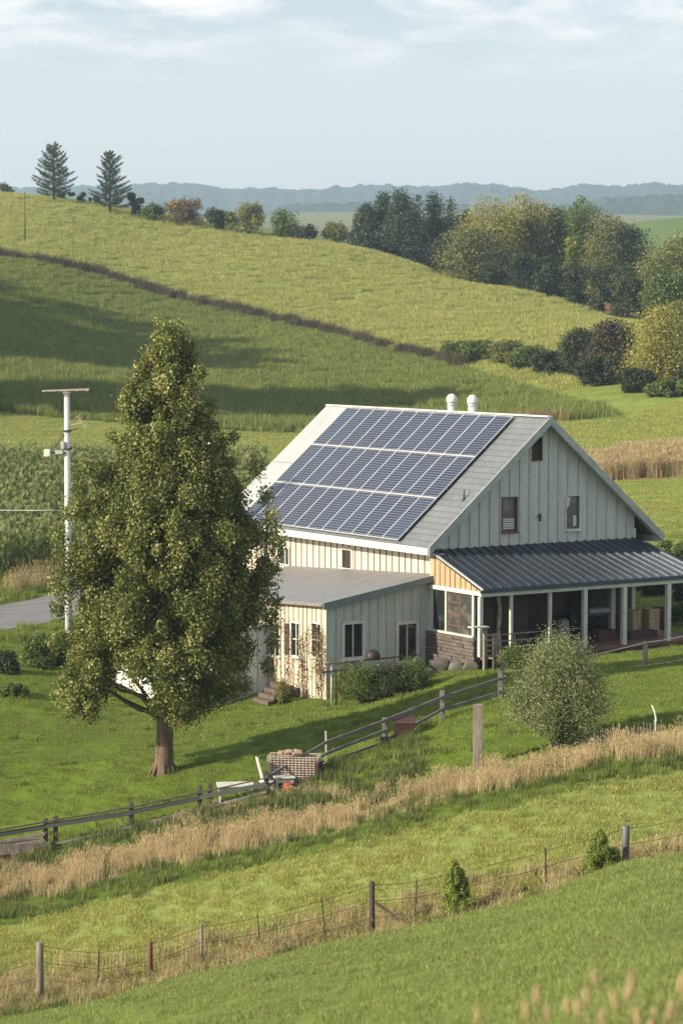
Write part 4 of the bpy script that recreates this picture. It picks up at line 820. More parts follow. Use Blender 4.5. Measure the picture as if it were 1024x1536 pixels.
for k, (px, yt, Y, w, mt, lab, br) in enumerate([
    (738, 293, 372, 80, 'yellow', 'big yellowing tree at the left of the skyline wood', .05), (700, 336, 366, 66, 'olive', 'low pale olive tree at the left foot of the yellowing tree', .03),
    (775, 290, 378, 70, 'yellow', 'second yellow olive tree, right of the biggest yellow one', .05), (806, 304, 376, 62, 'olive', 'olive tree in the centre of the skyline wood', .05),
    (838, 312, 378, 60, 'green', 'mid green tree just right of the centre of the skyline wood', .05), (870, 292, 374, 54, 'green', 'tall green tree with a narrow top in the skyline wood', .08),
    (905, 320, 366, 64, 'olive', 'olive brown tree right of the tall green one', .05), (942, 338, 356, 66, 'dark', 'dark tree near the right end of the skyline wood', .05),
    (854, 348, 345, 38, 'lime', 'slim pale green tree with a bare trunk before the dark wood', .45), (968, 392, 330, 60, 'dark', 'dark green rounded tree at the right of the wood above the field end', .03),
    (1003, 352, 326, 84, 'olive', 'large grey olive tree at the right edge of the photo', .05), (995, 405, 318, 60, 'green', 'lower green tree before the grey olive one at the right edge', .03)]):
    tree('broadleaf_tree', lab, 'tree', px, yt, Y, w*(1.4 if k != 8 else 1), mt, G3, br*.5 if k != 8 else br, 74 if k != 8 else 16, 150, .34, 40+k)
G4 = 'dark undergrowth bushes in the skyline wood'
for k, (px, yt, Y, w) in enumerate([(668, 345, 374, 60), (740, 372, 358, 60), (780, 376, 352, 60), (820, 385, 346, 56), (862, 392, 340, 60), (900, 396, 334, 60), (935, 408, 326, 60)]):
    tree('undergrowth_bush', ['dark bush at the foot of the rightmost conifer, left end of the undergrowth', 'dark undergrowth bush directly below the biggest yellowing tree', 'dark undergrowth bush below the second yellow olive tree', 'dark undergrowth bush below the central olive tree', 'dark undergrowth bush below the tall narrow topped green tree', 'dark undergrowth bush just left of the orange marker post', 'dark undergrowth bush just right of the orange marker post'][k], 'bush', px, yt, Y, w, 'dark', G4, .02, 16, 150, .34, 60+k)
G5 = 'bushes at the lower end of the hillside hedgerow'
for k, (px, yt, Y, w, mt, lab, nm) in enumerate([
    (688, 512, 270, 72, 'green', 'leftmost green bush of the hedgerow below the upper field', 'hedge_bush'), (722, 512, 266, 72, 'green', 'second green bush from the left in the hedgerow', 'hedge_bush'), (757, 512, 262, 80, 'olive', 'olive bush in the middle of the hedgerow', 'hedge_bush'),
    (792, 520, 256, 76, 'green', 'dark green hedgerow bush left of the last low one', 'hedge_bush'), (824, 528, 250, 72, 'dark', 'low dark bush at the right end of the hedgerow', 'hedge_bush'), (868, 492, 246, 72, 'dark', 'dark spiky bush left of the plum coloured one', 'hedge_bush'),
    (912, 482, 240, 88, 'plum', 'big dark plum brown bush at the hedgerow end', 'bush'), (893, 535, 236, 70, 'dark', 'dark bush at the foot of the plum brown bush', 'hedge_bush'),
    (985, 460, 229, 128, 'yellow', 'tall yellow green tree at the right edge above the lawn', 'broadleaf_tree'), (1015, 452, 240, 60, 'olive', 'pale olive tree behind the yellow green one at the right edge', 'broadleaf_tree'),
    (955, 555, 226, 62, 'dark', 'dark bush at the left foot of the yellow green tree', 'bush'), (1000, 572, 221, 84, 'green', 'green bush in front of the yellow green tree', 'bush'), (1038, 545, 222, 70, 'dark', 'dark bush cut by the right edge beside the lawn', 'bush')]):
    tree(nm, lab, 'tree' if 'tree' in nm else 'bush', px, yt, Y, w, mt, G5, .02, 44, 200, .24, 80+k)
# shrubs behind the porch and by the road
G6 = 'shrubs behind the porch'
for k, (px, yt, Y, w, mt, lab) in enumerate([(1003, 812, 116, 80, 'green', 'green shrub above the right end of the porch roof'), (985, 862, 106, 70, 'dark', 'dark shrub seen through the open porch'), (1030, 858, 104, 70, 'dark', 'dark shrub beyond the last porch post'), (960, 880, 108, 60, 'green', 'green shrub between the two right porch posts'), (1025, 905, 100, 60, 'green', 'light green shrub low behind the right porch end')]):
    tree('shrub', lab, 'shrub', px, yt, Y, w, mt, G6, .02, 22, 260, .10, 110+k)
G7 = 'bushes below the road'
for k, (px, yt, Y, w, mt, lab) in enumerate([(58, 950, 97, 62, 'green', 'leafy bush between road and lawn left of the tree'), (95, 948, 98, 56, 'green', 'leafy bush behind the pole at the edge of the lawn'), (8, 978, 95, 46, 'dark', 'dark bush at the left edge below the road'), (22, 1025, 91, 50, 'green', 'low weeds clump at the left edge of the lawn')]):
    tree('bush', lab, 'bush', px, yt, Y, w, mt, G7, .02, 18, 300, .09, 120+k)
# --- sprayed shrubs: many stems with leaves along them
def spray(name, label, cat, b, H, W_, stems, per, mt, leaf=(.07, .02), seed=0, group=None, droop=.2, up=1.0, spread=1.0, stem='darkbark', low=.18):
    R = np.random.default_rng(seed); root = empty(name, b); tag(root, label, cat, group); t = MB(); C_ = []; vs = []
    for k in range(stems):
        a = R.uniform(0, 6.283); el = R.uniform(0, 1)**.75; x = W_*(el**.8)*R.uniform(.75, 1.06); h = H*math.sqrt(max(.02, 1-(el*.92)**2))*R.uniform(.78, 1.06)*up
        e = np.array([math.cos(a)*x, math.sin(a)*x, h-droop*x*el]); m = np.array([e[0]*.38, e[1]*.38, max(h*.72, .1)]); p0 = np.array([R.normal(0, .08*spread), R.normal(0, .08*spread), 0])
        t.tube([p0.tolist(), (p0*.3+m*.7).tolist(), e.tolist()], [.016, .010, .004], 4, cap=False)
        s = R.uniform(low, 1.02, per)[:, None]; q = (1-s)**2*p0+2*s*(1-s)*m+s*s*e; wd = .03+.12*np.minimum(1, s*1.2)*W_/1.2
        C_.append(q+R.normal(size=(per, 3))*wd); vs.append(np.clip(R.beta(2, 2, per)+R.normal(0, .1), 0, 1))
    t.build('stems', MT[stem], root); C_ = np.vstack(C_); C_[:, 2] = np.maximum(C_[:, 2], .03); leafmesh('foliage', C_, leaf[0], leaf[1], LM[mt], root, seed, .3, np.concatenate(vs)); return root
b = at(838, 1122, 65); spray('willow_shrub', 'round silvery grey green shrub below the porch', 'shrub', b, 162/F*b.y, 86/F*b.y, 360, 400, 'silver', (.068, .023), 1)
def seedling(px, ybase, ytop, wpx, lab, seed, lean=0):
    b = at(px, ybase, 54, 64); H = (ybase-ytop)/F*b.y; W_ = wpx/F*b.y/2*1.4; R = np.random.default_rng(seed); root = empty('young_evergreen', b); tag(root, lab, 'shrub', 'young evergreens by the wire fence'); cs = []; rs = []
    while len(cs) < 110:
        u = R.uniform(0.02, 1); pr = (1-u)**.62*min(1, u*4+.45)
        if R.random() > pr+.1: continue
        a = R.uniform(0, 6.28); r = .07+.085*pr; q = max(0, W_*pr-r*.6)*R.uniform(.2, 1)**.5*(1+.22*math.sin(3*a+u*7+seed)); cs.append((q*math.cos(a)+lean*u, q*math.sin(a), u*(H-r))); rs.append(r)
    cs, rs = np.array(cs), np.array(rs); t = MB(); t.tube([(0, 0, -.05), (lean, 0, H*.9)], [.025, .006], 6); t.build('trunk', MT['darkbark'], root)
    C_, d, i = cloud(cs, rs, 190, seed, (1, 1, 1.35), .25); v = np.clip(R.beta(2, 2, len(C_))+R.normal(0, .14, len(cs))[i], 0, 1); leafmesh('crown', C_, .06, .03, LM['lime'], root, seed, .5, v, d*.6+np.array([0, 0, .5]))
seedling(687, 1372, 1284, 50, 'small bright evergreen shrub by the wire fence, leaning left at its tip', 2, -.12)
seedling(906, 1312, 1238, 54, 'small bright evergreen shrub beside the thick grey fence post', 5, -.14)
G8 = 'arching shrubs under the wing windows'
for k, (px, py, h, w, mt, lab) in enumerate([(545, 1056, 58, 42, 'green', 'arching green shrub at the shaded wing wall, nearest the corner'), (520, 1050, 52, 30, 'olive', 'pale olive shrub against the corner of the low wing'), (585, 1046, 52, 40, 'dark', 'dark shrub in the middle below the wing windows'),
    (618, 1036, 46, 36, 'green', 'green shrub at the right end below the wing windows'), (565, 1046, 44, 34, 'dark', 'low dark shrub between the two bigger wing shrubs')]):
    b = at(px, py, 80, 92)
    if inhouse(np.array([b.x]), np.array([b.y]), .3)[0]: b = b+RM @ Vector((0, -.9, 0)); b.z = g(b.x, b.y)
    spray('arching_shrub', lab, 'shrub', b, h/F*b.y, w/F*b.y, 90, 130, mt, (.09, .026), 30+k, G8, .35)
b = at(772, 1003, 80, 95); spray('arching_shrub', 'dark shrub at the porch steps behind the silvery shrub', 'shrub', b, .75, .7, 80, 120, 'green', (.09, .03), 41, G8)
b = at(352, 1048, 80, 95); spray('arching_shrub', 'leafy shrub at the left of the stone steps', 'shrub', b, 1.1, .7, 80, 130, 'green', (.10, .05), 42, G8)
b = at(425, 1056, 80, 95); spray('arching_shrub', 'thin weedy shrub right of the stone steps', 'shrub', b, .9, .4, 26, 60, 'olive', (.08, .03), 43, G8)
# climbing plant on the sunlit wall of the wing
def vine():
    R = np.random.default_rng(6); root = empty('climbing_vine', HL(LX-.1, LY+1.2, hz(LX, LY)-.0), TH); tag(root, 'thin brown climbing vine on the sunlit peeling wall of the wing', 'vine'); t = MB(); C_ = []
    for s0 in (.25, .35, .5, 1.5, 1.62, 2.6, 3.5):
        p = [np.array([0, s0-1.2+R.normal(0, .05), -.1])]; z = 0
        while z < R.uniform(1.9, 3.3): z += .18; p.append(np.array([-.02-.03*R.random(), p[-1][1]+R.normal(0, .09), z]))
        t.tube([q.tolist() for q in p], [.014]*len(p), 4, cap=False)
        for q in p[2:]:
            if R.random() < .75: C_.append(q+R.normal(size=(26, 3))*[.03, .15, .13]-[.04, 0, 0])
    t.build('stems', MT['darkbark'], root); C_ = np.vstack(C_); C_[:, 0] = np.minimum(C_[:, 0], -.03); leafmesh('foliage', C_, .08, .05, LM['brown'], root, 4, .2)
vine()
# unseen wood added off to the left to cast the hillside shadow
def offwood():
    R = np.random.default_rng(9); cs = []; rs = []
    for k in range(76):
        f = k/75; x, y = WOOD(f); x += R.normal(0, 1.5); y += R.normal(0, 1.5); h = WH*R.uniform(.88, 1.06)*(1.25 if f < .7 else 1); z = g(x, y)
        for q in range(12): cs.append((x+R.normal(0, 1.6), y+R.normal(0, 1.6), z+h*(.04+.9*q/11))); rs.append(2.6*(1.15-.4*q/11))
    C_, d, i = cloud(np.array(cs), np.array(rs), 260, 1); tag(leafmesh('shadow_wood', C_, .75, .5, LM['green'], None, 1), 'unseen dense wood added left of the hillside field to cast its shadow', kind='stuff')
WH = 25
def WOOD(f): return (-108+42*f/.7, 291-50*f/.7) if f < .7 else (-49+10*(f-.7)/.3, 224-14*(f-.7)/.3)
offwood()
# ------------------------------------------------------------------ fences
def poly_tube(mb, pts, r, n=5, mi=0): mb.tube(pts, [r]*len(pts), n, mi, cap=True)
MT['slate'] = mat('slate_board', (.055, .063, .064), (.032, .037, .038), .8, scale=(1, 1, 4), bump=.3)
# rail fence across the lawn
RP = [(-30, 1256, 1290), (68, 1228, 1272), (84, 1224, 1268), (198, 1204, 1242), (299, 1178, 1215), (316, 1176, 1211), (400, 1158, 1196), (490, 1097, 1150), (577, 1077, 1117), (663, 1036, 1078), (750, 1007, 1047)]
rb = [at(p[0], p[2], 66, 92) for p in RP]
rfence = empty('rail_fence', rb[4]); tag(rfence, 'weathered grey wooden rail fence stepping down the slope between lawn and dry grass', 'fence')
def loc(p, o): return Vector(p)-Vector(o)
for k, ((px, yt, yb), b) in enumerate(zip(RP, rb)):
    if px < 0: continue
    top = P(px, yt, b.y); m = MB(); w = .13 if px < 480 else (.06 if px in (490,) else .15); h = top.z-b.z; o = loc(b, rb[4])
    tl = random.uniform(-.03, .03)
    m.hexa([(o.x-w/2, o.y-w/2, o.z-.4), (o.x+w/2, o.y-w/2, o.z-.4), (o.x+w/2, o.y+w/2, o.z-.4), (o.x-w/2, o.y+w/2, o.z-.4), (o.x-w/2+tl, o.y-w/2, o.z+h), (o.x+w/2+tl, o.y-w/2, o.z+h-.02), (o.x+w/2+tl, o.y+w/2, o.z+h+.01), (o.x-w/2+tl, o.y+w/2, o.z+h+.02)])
    m.build('post', MT['post_dark'] if px < 450 else MT['rail' if px != 490 else 'galv'], rfence, bevel=.012)
def rail(ps, ys, w=.045, h=.09, m='rail', off=-.09, hs=None):
    """one rail through (px, row) samples, each at the fence line"""
    for (a, b_) in zip(range(len(ps)-1), range(1, len(ps))):
        pts = []
        for i in (a, b_):
            Yf = float(np.interp(ps[i], [r[0] for r in RP], [b.y for b in rb]))+off; pts.append(P(ps[i], ys[i], Yf)-rb[4])
        q = MB(); q.beam(pts[0], pts[1], w, h+random.uniform(-.01, .01)); q.build('rail', MT[m], rfence, bevel=.008)
# left part: a wide weathered board between two thin rails
rail([-30, 68], [1257, 1240], .03, .15, 'slate'); rail([68, 198], [1239, 1219], .03, .15, 'slate'); rail([198, 299], [1218, 1197], .03, .15, 'slate'); rail([299, 400], [1196, 1176], .03, .14, 'slate')
rail([-30, 68, 198, 299, 400], [1250, 1233, 1211, 1189, 1167], .05, .05, 'post_dark', -.13)
rail([-30, 68], [1268, 1251], .05, .10, 'wood_grey', -.12); rail([-30, 68], [1277, 1262], .05, .14, 'wood_grey', -.12)
rail([84, 198, 299, 400], [1266, 1240, 1214, 1188], .05, .07, 'rail', -.13)
rail([400, 490, 577, 663, 750], [1166, 1113, 1081, 1046, 1018], .05, .085)
rail([400, 490, 577], [1180, 1130, 1096], .05, .085); rail([440, 490, 577, 663, 750], [1172, 1145, 1112, 1064, 1038], .05, .085)
m = MB(); p0 = P(577, 1118, rb[8].y-.1)-rb[4]; m.box(p0+Vector((.0, 0, .12)), (.32, .2, .3)); m.build('post_footing', MT['post_dark'], rfence)
# rope fence at the right, before the porch
rb2 = [P(753, 1006, 85.5), at(967, 1000, 78, 95), at(1045, 985, 78, 95)]; rb2[0].z = g(rb2[0].x, rb2[0].y)
rope = empty('rope_fence', rb2[1]); tag(rope, 'pale two strand rope fence on wooden posts in front of the porch', 'fence')
for b, h in ((rb2[1], 38), (rb2[2], 38), (rb2[0], 30)):
    m = MB(); o = b-rb2[1]; hh = h/F*b.y; m.box(o+Vector((0, 0, hh/2-.15)), (.15, .13, hh+.3)); m.build('post', MT['wood_grey'], rope, bevel=.015)
for (ya, yb, yc) in ((1000, 964, 949), (1012, 998, 984)):
    q = MB(); A_, B_, C_ = P(800, ya, rb2[0].y-.08)-rb2[1], P(967, yb, rb2[1].y-.09)-rb2[1], P(1045, yc, rb2[2].y-.09)-rb2[1]
    def sag(a, b, s): return [a.lerp(b, k/8)+Vector((0, 0, -s*math.sin(math.pi*k/8))) for k in range(9)]
    q.tube(sag(A_, B_, .04)+sag(B_, C_, .04)[1:], [.022]*17, 6); q.build('rope', mat('pale_rope', (.5, .46, .38), (.36, .32, .26), .8), rope)
# wire fence in the foreground
WP = [(55, 1413, 1499, .17, 'wood_grey', 0), (145, 1424, 1482, .05, 'wire', .05), (222, 1412, 1470, .13, 'brownbd', 0), (244, 1432, 1466, .03, 'wire', 0), (300, 1385, 1452, .075, 'wood_grey', 0), (385, 1371, 1439, .04, 'wire', -.1), (482, 1346, 1412, .04, 'wire', -.12),
      (558, 1322, 1408, .13, 'post_dark', 0), (626, 1317, 1384, .04, 'wire', .05), (766, 1285, 1350, .045, 'wire', 0), (820, 1271, 1338, .05, 'wire', -.02), (941, 1238, 1306, .18, 'galv_post', 0), (1007, 1227, 1286, .045, 'wire', 0), (1080, 1212, 1275, .05, 'wire', 0)]
MT['galv_post'] = mat('grey_post', (.11, .118, .13), (.06, .065, .075), .6, scale=(4, 4, 1.5), bump=.3)
wb = [at(p[0], p[2], 50, 66) for p in WP]; Ymean = [float(np.interp(p[0], [55, 1080], [wb[0].y, wb[-1].y])) for p in WP]
for i, p in enumerate(WP):
    y = float(np.interp(p[0], [0, 300, 560, 800, 1080], [57, 57.6, 58.1, 58.8, 60])); x = (p[0]-512)/F*y/.995; wb[i] = Vector((x, y, g(x, y)))
wf = empty('wire_fence', wb[7]); tag(wf, 'wire fence on mixed wooden and thin iron posts across the foreground meadow', 'fence')
tops = []
for p, b in zip(WP, wb):
    m = MB(); T = P(p[0], p[1], b.y); h = T.z-b.z; o = b-wb[7]; w = p[3]; l = p[5]
    if w > .07:
        m.tube([(o.x, o.y, o.z-.4), (o.x, o.y, o.z+h*.5), (o.x+l*.3, o.y, o.z+h-.015), (o.x+l*.3, o.y, o.z+h)], [w/2*1.05, w/2, w/2, w/2*.85], 12)
    else: m.beam((o.x-l, o.y, o.z-.3), (o.x, o.y, o.z+h), w, w*.7)
    m.build('post', MT[p[4]], wf)
    if p[0] not in (244,): tops.append(Vector((o.x, o.y-.0, o.z+h)))
m = MB(); m.beam(P(562, 1353, wb[7].y-.05)-wb[7], P(612, 1390, wb[7].y-.3)-wb[7], .05, .05); m.build('brace', MT['post_dark'], wf)
for fr, sg in ((.06, .02), (.36, .02), (.66, .015)):
    pts = []
    full = [P(-40, 1436, 57)-wb[7]]+tops
    for a, b in zip(full[:-1], full[1:]):
        for k in range(5): q = a.lerp(b, k/5); pts.append(q+Vector((random.uniform(-.01, .01), -.03, -sg*math.sin(math.pi*k/5)-1.25*fr+random.uniform(-.012, .012))))
    m = MB(); m.tube(pts, [.0065]*len(pts), 4, cap=False); m.build('wire', MT['wire'], wf)
mesh = MB()
def along(f):
    L_ = [(tops[i+1]-tops[i]).length for i in range(len(tops)-1)]; s = f*sum(L_)
    for i, l in enumerate(L_):
        if s <= l: return tops[i].lerp(tops[i+1], s/l)
        s -= l
    return tops[-1]
for k in range(6): mesh.tube([along(f/60)+Vector((0, -.03, -.2-.17*k)) for f in range(35)], [.0035]*35, 3, cap=False)
for k in range(110): q = along(k/190); mesh.tube([q+Vector((0, -.03, -.15)), q+Vector((0, -.03, -1.1))], [.003]*2, 3, cap=False)
mesh.build('wire_mesh', MT['wire'], wf)
# single posts and stakes
def single(name, px, yt, yb, w, m, lab, ymin, ymax, cat='post', bend=0, n=4, d=None):
    b = at(px, yb, ymin, ymax); h = P(px, yt, b.y).z-b.z; q = MB()
    if n == 4: q.hexa([(-w/2, -w*.4, -.4), (w/2, -w*.4, -.4), (w/2, w*.4, -.4), (-w/2, w*.4, -.4), (-w/2, -w*.4, h-.03), (w/2, -w*.4, h), (w/2, w*.4, h), (-w/2, w*.4, h-.03)])
    else: q.tube([(bend*.0, 0, -.3), (0, 0, h*.5), (-bend*.3, 0, h*.75), (-bend, 0, h)], [w/2, w/2, w*.42, w*.3], n)
    o = q.build(name, m, None, bevel=.01 if n == 4 else 0); o.location = b; return tag(o, lab, cat)
single('wooden_post', 716, 1056, 1152, .26, MT['wood_grey'], 'thick pale wooden post standing alone between silvery shrub and rail fence', 64, 80)
single('metal_stake', 983, 1058, 1100, .06, MT['white'], 'thin bent whitish stake at the right edge of the dry grass', 66, 90, 'stake', .12, 6)
single('marker_post', 911, 433, 447, .75, mat('orange_post', (.26, .15, .08), (.18, .10, .05), .8), 'short orange marker post by the wood on the upper field edge', 250, 400)
single('thin_pole', 38, 288, 362, .16, MT['wire'], 'thin grey pole rising above the left of the upper field', 330, 420, 'pole', 0, 6)
single('thin_stick', 112, 383, 402, .12, MT['wire'], 'small stick poking out of the brown hedgerow at the left', 300, 400, 'stick', .2, 5)
# low pegs beside the shrub
pf0 = at(940, 1112, 66, 85); peg = empty('peg_fence', pf0); tag(peg, 'row of low pale pegs at the top edge of the dry grass', 'edging')
for k in range(22):
    b = at(885+k*5.0, 1126-k*1.25, 66, 88)-pf0; m = MB(); hh = random.uniform(.22, .42); m.beam((b.x, b.y, b.z-.1), (b.x+random.uniform(-.03, .03), b.y, b.z+hh+.1), .035, .03); m.build('peg', GM['pale'] if 0 else MT['wood_grey'], peg)
# ------------------------------------------------------------------ utility pole
pb = gp(103, 99.5); ph_ = P(103, 589, pb.y).z-pb.z
pole = empty('utility_pole', pb); tag(pole, 'tall white utility pole with a flat aerial on top beside the big tree', 'pole')
m = MB(); m.tube([(0, 0, -.5), (0, 0, ph_*.5), (0, 0, ph_)], [.15, .13, .11], 16); m.build('shaft', mat('white_pole', (.56, .57, .58), (.36, .36, .37), .7, scale=(5, 5, .6)), pole)
m = MB(); s = F/pb.y
for k in range(6): dy = -.3+.12*k; m.beam((-.95, dy, ph_+.06+random.uniform(-.015, .05)), (.85, dy, ph_+.12+random.uniform(-.015, .05)), .03, .03)
for k in range(5): m.beam((-.8+.4*k, -.38, ph_+.07), (-.8+.4*k, .38, ph_+.07), .03, .03)
m.box((0, 0, ph_+.01), (.3, .3, .06)); m.build('rooftop_aerial', mat('aerial_bars', (.42, .36, .32), (.28, .24, .21), .6), pole)
zb = ph_-(680-589)/s; m = MB(); m.beam((-.05, 0, zb+.02), (-.75, 0, zb+.02), .08, .06); m.beam((-.1, -.05, zb+.75), (-.62, -.05, zb+.08), .035, .035); m.tube([(0, 0, zb+.86), (0, 0, zb+.92)], [.2, .2], 12); m.tube([(0, 0, zb+.15), (0, 0, zb+.21)], [.21, .21], 12); m.beam((0, -.1, zb+.9), (.42, -.1, zb+.96), .04, .04)
br = m.build('bracket', MT['post_dark'], pole)
m = MB(); m.box((-.78, -.05, zb+.02), (.24, .3, .28)); m.build('floodlight', MT['white'], br, bevel=.02); m = MB(); m.box((-.3, -.12, zb+.05), (.3, .16, .14)); m.box((-.17, -.14, zb+.33), (.12, .14, .3)); m.build('junction_box', MT['galv'], br, bevel=.01)
m = MB(); a0, a1 = Vector((.42, -.1, zb+1.45)), Vector((.78, -.1, zb+1.0)); m.beam(a0, a1, .025, .025)
for k in range(5): c = a0.lerp(a1, k/4); m.beam(c-Vector((.12, 0, .08)), c+Vector((.12, 0, .08)), .015, .015)
m.beam((.1, -.05, zb+1.1), (.6, -.1, zb+1.23), .025, .025); m.build('yagi_aerial', mat('aerial_wire', (.4, .35, .28), None, .6), pole)
m = MB(); q = Vector((-.1, 0, ph_-(766-589)/s)); m.tube([q+Vector((-k*1.2, k*.1, -.10*math.sin(math.pi*k/12)+.02*k)) for k in range(13)], [.016]*13, 5); m.build('overhead_cable', MT['white'], pole)
hw = HL(.4, LEN*.78, EZ+1.9)-pb; q = Vector((.1, 0, ph_-2.1)); m = MB(); m.tube([q.lerp(hw, k/12)-Vector((0, 0, .35*math.sin(math.pi*k/12))) for k in range(13)], [.014]*13, 5); m.build('service_cable', MT['post_dark'], pole)
# ------------------------------------------------------------------ things on the lawn
b = at(605, 1106, 70, 90); w = 34/F*b.y/2; h = 30/F*b.y
m = MB(); m.hexa([(-w*.75, -w*.6, 0), (w*.75, -w*.6, 0), (w*.75, w*.6, 0), (-w*.75, w*.6, 0), (-w, -w*.8, h*.75), (w, -w*.8, h*.75), (w, w*.8, h), (-w, w*.8, h)])
bn = empty('feed_bin', b); tag(bn, 'rusty red brown bin with sloping lid behind the rail fence', 'bin'); m.build('body', mat('rust_red', (.05, .018, .015), (.032, .014, .012), .7, scale=(4, 4, 4)), bn, bevel=.02)
m = MB(); m.hexa([(-w*1.05, -w*.88, h*.76), (w*1.05, -w*.88, h*.76), (w*1.05, w*.86, h*1.01), (-w*1.05, w*.86, h*1.01), (-w*1.05, -w*.88, h*.8), (w*1.05, -w*.88, h*.8), (w*1.05, w*.86, h*1.06), (-w*1.05, w*.86, h*1.06)]); m.build('lid', mat('rust_lid', (.065, .026, .02), (.042, .018, .015), .55), bn, bevel=.01)
m = MB(); m.box((0, 0, -.1), (w*1.4, w*1.1, .3)); m.build('plinth', MT['boulder'], bn)
# lattice crates piled behind the fence
b = at(441, 1176, 73, 86); s = b.y/F; cr = empty('lattice_crate', b, -.12); tag(cr, 'big whitish lattice crate of crossed slats behind the rail fence', 'crate'); W_, D_, H_ = 76*s, .7, 44*s
m = MB()
for k in range(13):
    z = H_*k/12; m.box((0, -D_/2, z), (W_, .025, .022)); m.box((0, D_/2, z), (W_, .025, .022)); m.box((-W_/2, 0, z), (.025, D_-.03, .022)); m.box((W_/2, 0, z), (.025, D_-.03, .022))
for k in range(15): x = -W_/2+W_*k/14; m.box((x, -D_/2-.02, H_/2), (.02, .014, H_+.03)); m.box((x, D_/2+.02, H_/2), (.02, .014, H_+.03))
m.build('slats', mat('crate_slats', (.52, .45, .38), (.30, .24, .19), .8, scale=(5, 5, 5)), cr)
m = MB(); m.box((0, 0, H_/2-.05), (W_-.12, D_-.12, H_-.08)); m.build('contents', mat('crate_fill', (.12, .08, .065), (.05, .035, .03), .9, scale=(6, 6, 12)), cr)
b2 = b+Vector((-6*s, 0, H_+.02)); R = random.Random(3)
m = MB()
for k in range(9): m.box((-.28+.07*k, R.uniform(-.15, .15), .05+R.uniform(0, .05)), (.16, .3, .08), 0, Matrix.Rotation(R.uniform(-.4, .4), 3, 'Z') @ Matrix.Rotation(R.uniform(-.2, .2), 3, 'Y'))
o = m.build('firewood_pile', mat('pale_logs', (.42, .30, .22), (.26, .17, .12), .9, scale=(5, 5, 5)), None, bevel=.015); o.location = b2; tag(o, 'small pile of pinkish wood offcuts on top of the lattice crate', 'wood pile')
def chairlike():
    b = at(400, 1196, 72, 84); b.y += .35; b.z = g(b.x, b.y); c = empty('garden_chair', b, .2); tag(c, 'tilted white garden chair beside the lattice crate', 'chair'); m = MB()
    m.box((0, 0, .40), (.42, .42, .04)); m.build('seat', MT['white'], c, bevel=.01)
    m = MB(); m.box((-.19, .12, .75), (.05, .40, .72), 0, Matrix.Rotation(-.25, 3, 'Y')); m.build('backrest', MT['white'], c, bevel=.01)
    for x in (-.17, .17):
        for y in (-.17, .17): m = MB(); m.beam((x*1.1, y*1.1, -.05), (x, y, .38), .035, .035, up=(0, 1, 0)); m.build('leg', MT['white'], c)
chairlike()
def table(name, px, py, w, d, h, lab, m_='white', rz=.15, ymin=70, ymax=86, leg=.05, z=0, cat='table', dy=.5):
    b = at(px, py, ymin, ymax); b.y += dy; b.z = g(b.x, b.y)+z; c = empty(name, b, rz); tag(c, lab, cat); m = MB(); m.box((0, 0, h), (w, d, .045)); m.build('table_top', MT[m_], c, bevel=.008)
    for x in (-1, 1):
        for y in (-1, 1): m = MB(); m.box((x*(w/2-.07), y*(d/2-.07), h/2-.13), (leg, leg, h+.2)); m.build('leg', MT[m_], c)
    m = MB(); m.box((0, -(d/2-.07), h-.10), (w-.2, .03, .09)); m.box((0, (d/2-.07), h-.10), (w-.2, .03, .09)); m.build('apron', MT[m_], c); return c
table('slatted_table', 352, 1206, 1.1, .7, .46, 'low white table behind the rail fence, left of the tilted chair', rz=.1)
table('small_table', 425, 1190, .62, .5, .40, 'small white table at the foot of the lattice crate', rz=.2)
b = at(428, 1192, 72, 84); o = MB().tube([(0, 0, 0), (0, 0, .05), (0, 0, .26), (0, 0, .28)], [.12, .13, .16, .165], 14).build('bucket', mat('red_bucket', (.35, .06, .04), (.2, .04, .03), .5), None); o.location = b+Vector((.1, -.15, .1)); tag(o, 'small red bucket in the weeds below the lattice crate', 'bucket')
b = at(478, 1170, 72, 84); o = MB().tube([(0, 0, -.2), (0, 0, .52), (0, 0, .56), (0, 0, .6)], [.13, .12, .17, .08], 10).build('wooden_stump', MT['post_dark'], None); o.location = b; tag(o, 'dark stump sticking up from the weeds right of the lattice crate', 'stump')
# old trough at the lower left
b = at(28, 1282, 68, 84); tr_ = empty('wooden_trough', b, .28); tag(tr_, 'long grey wooden trough in the weeds at the lower left edge', 'trough')
for k, (y, z, hh) in enumerate(((-.3, .24, .3), (.3, .24, .3))): m = MB(); m.box((-.2, y, z), (2.2, .05, hh)); m.build('side_board', MT['wood_grey'], tr_)
m = MB(); m.box((-.2, 0, .11), (2.2, .55, .05)); m.build('bottom_board', MT['post_dark'], tr_)
for x in (-1.3, .9): m = MB(); m.box((x, 0, .24), (.05, .55, .3)); m.build('end_board', MT['wood_grey'], tr_)
# stone steps at the peeling wall
b = at(398, 1056, 82, 92); st = empty('stone_steps', b, TH); tag(st, 'flight of dark weathered steps up to the sunlit wing', 'steps')
for k in range(4): m = MB(); m.box((.25*k, .1, .08+.17*k), (.34, 1.1, .16)); m.build('step', mat('step_timber', (.12, .09, .075), (.06, .045, .04), .9, scale=(2, 2, 8)) if k == 0 else bpy.data.materials['step_timber'], st, bevel=.02)
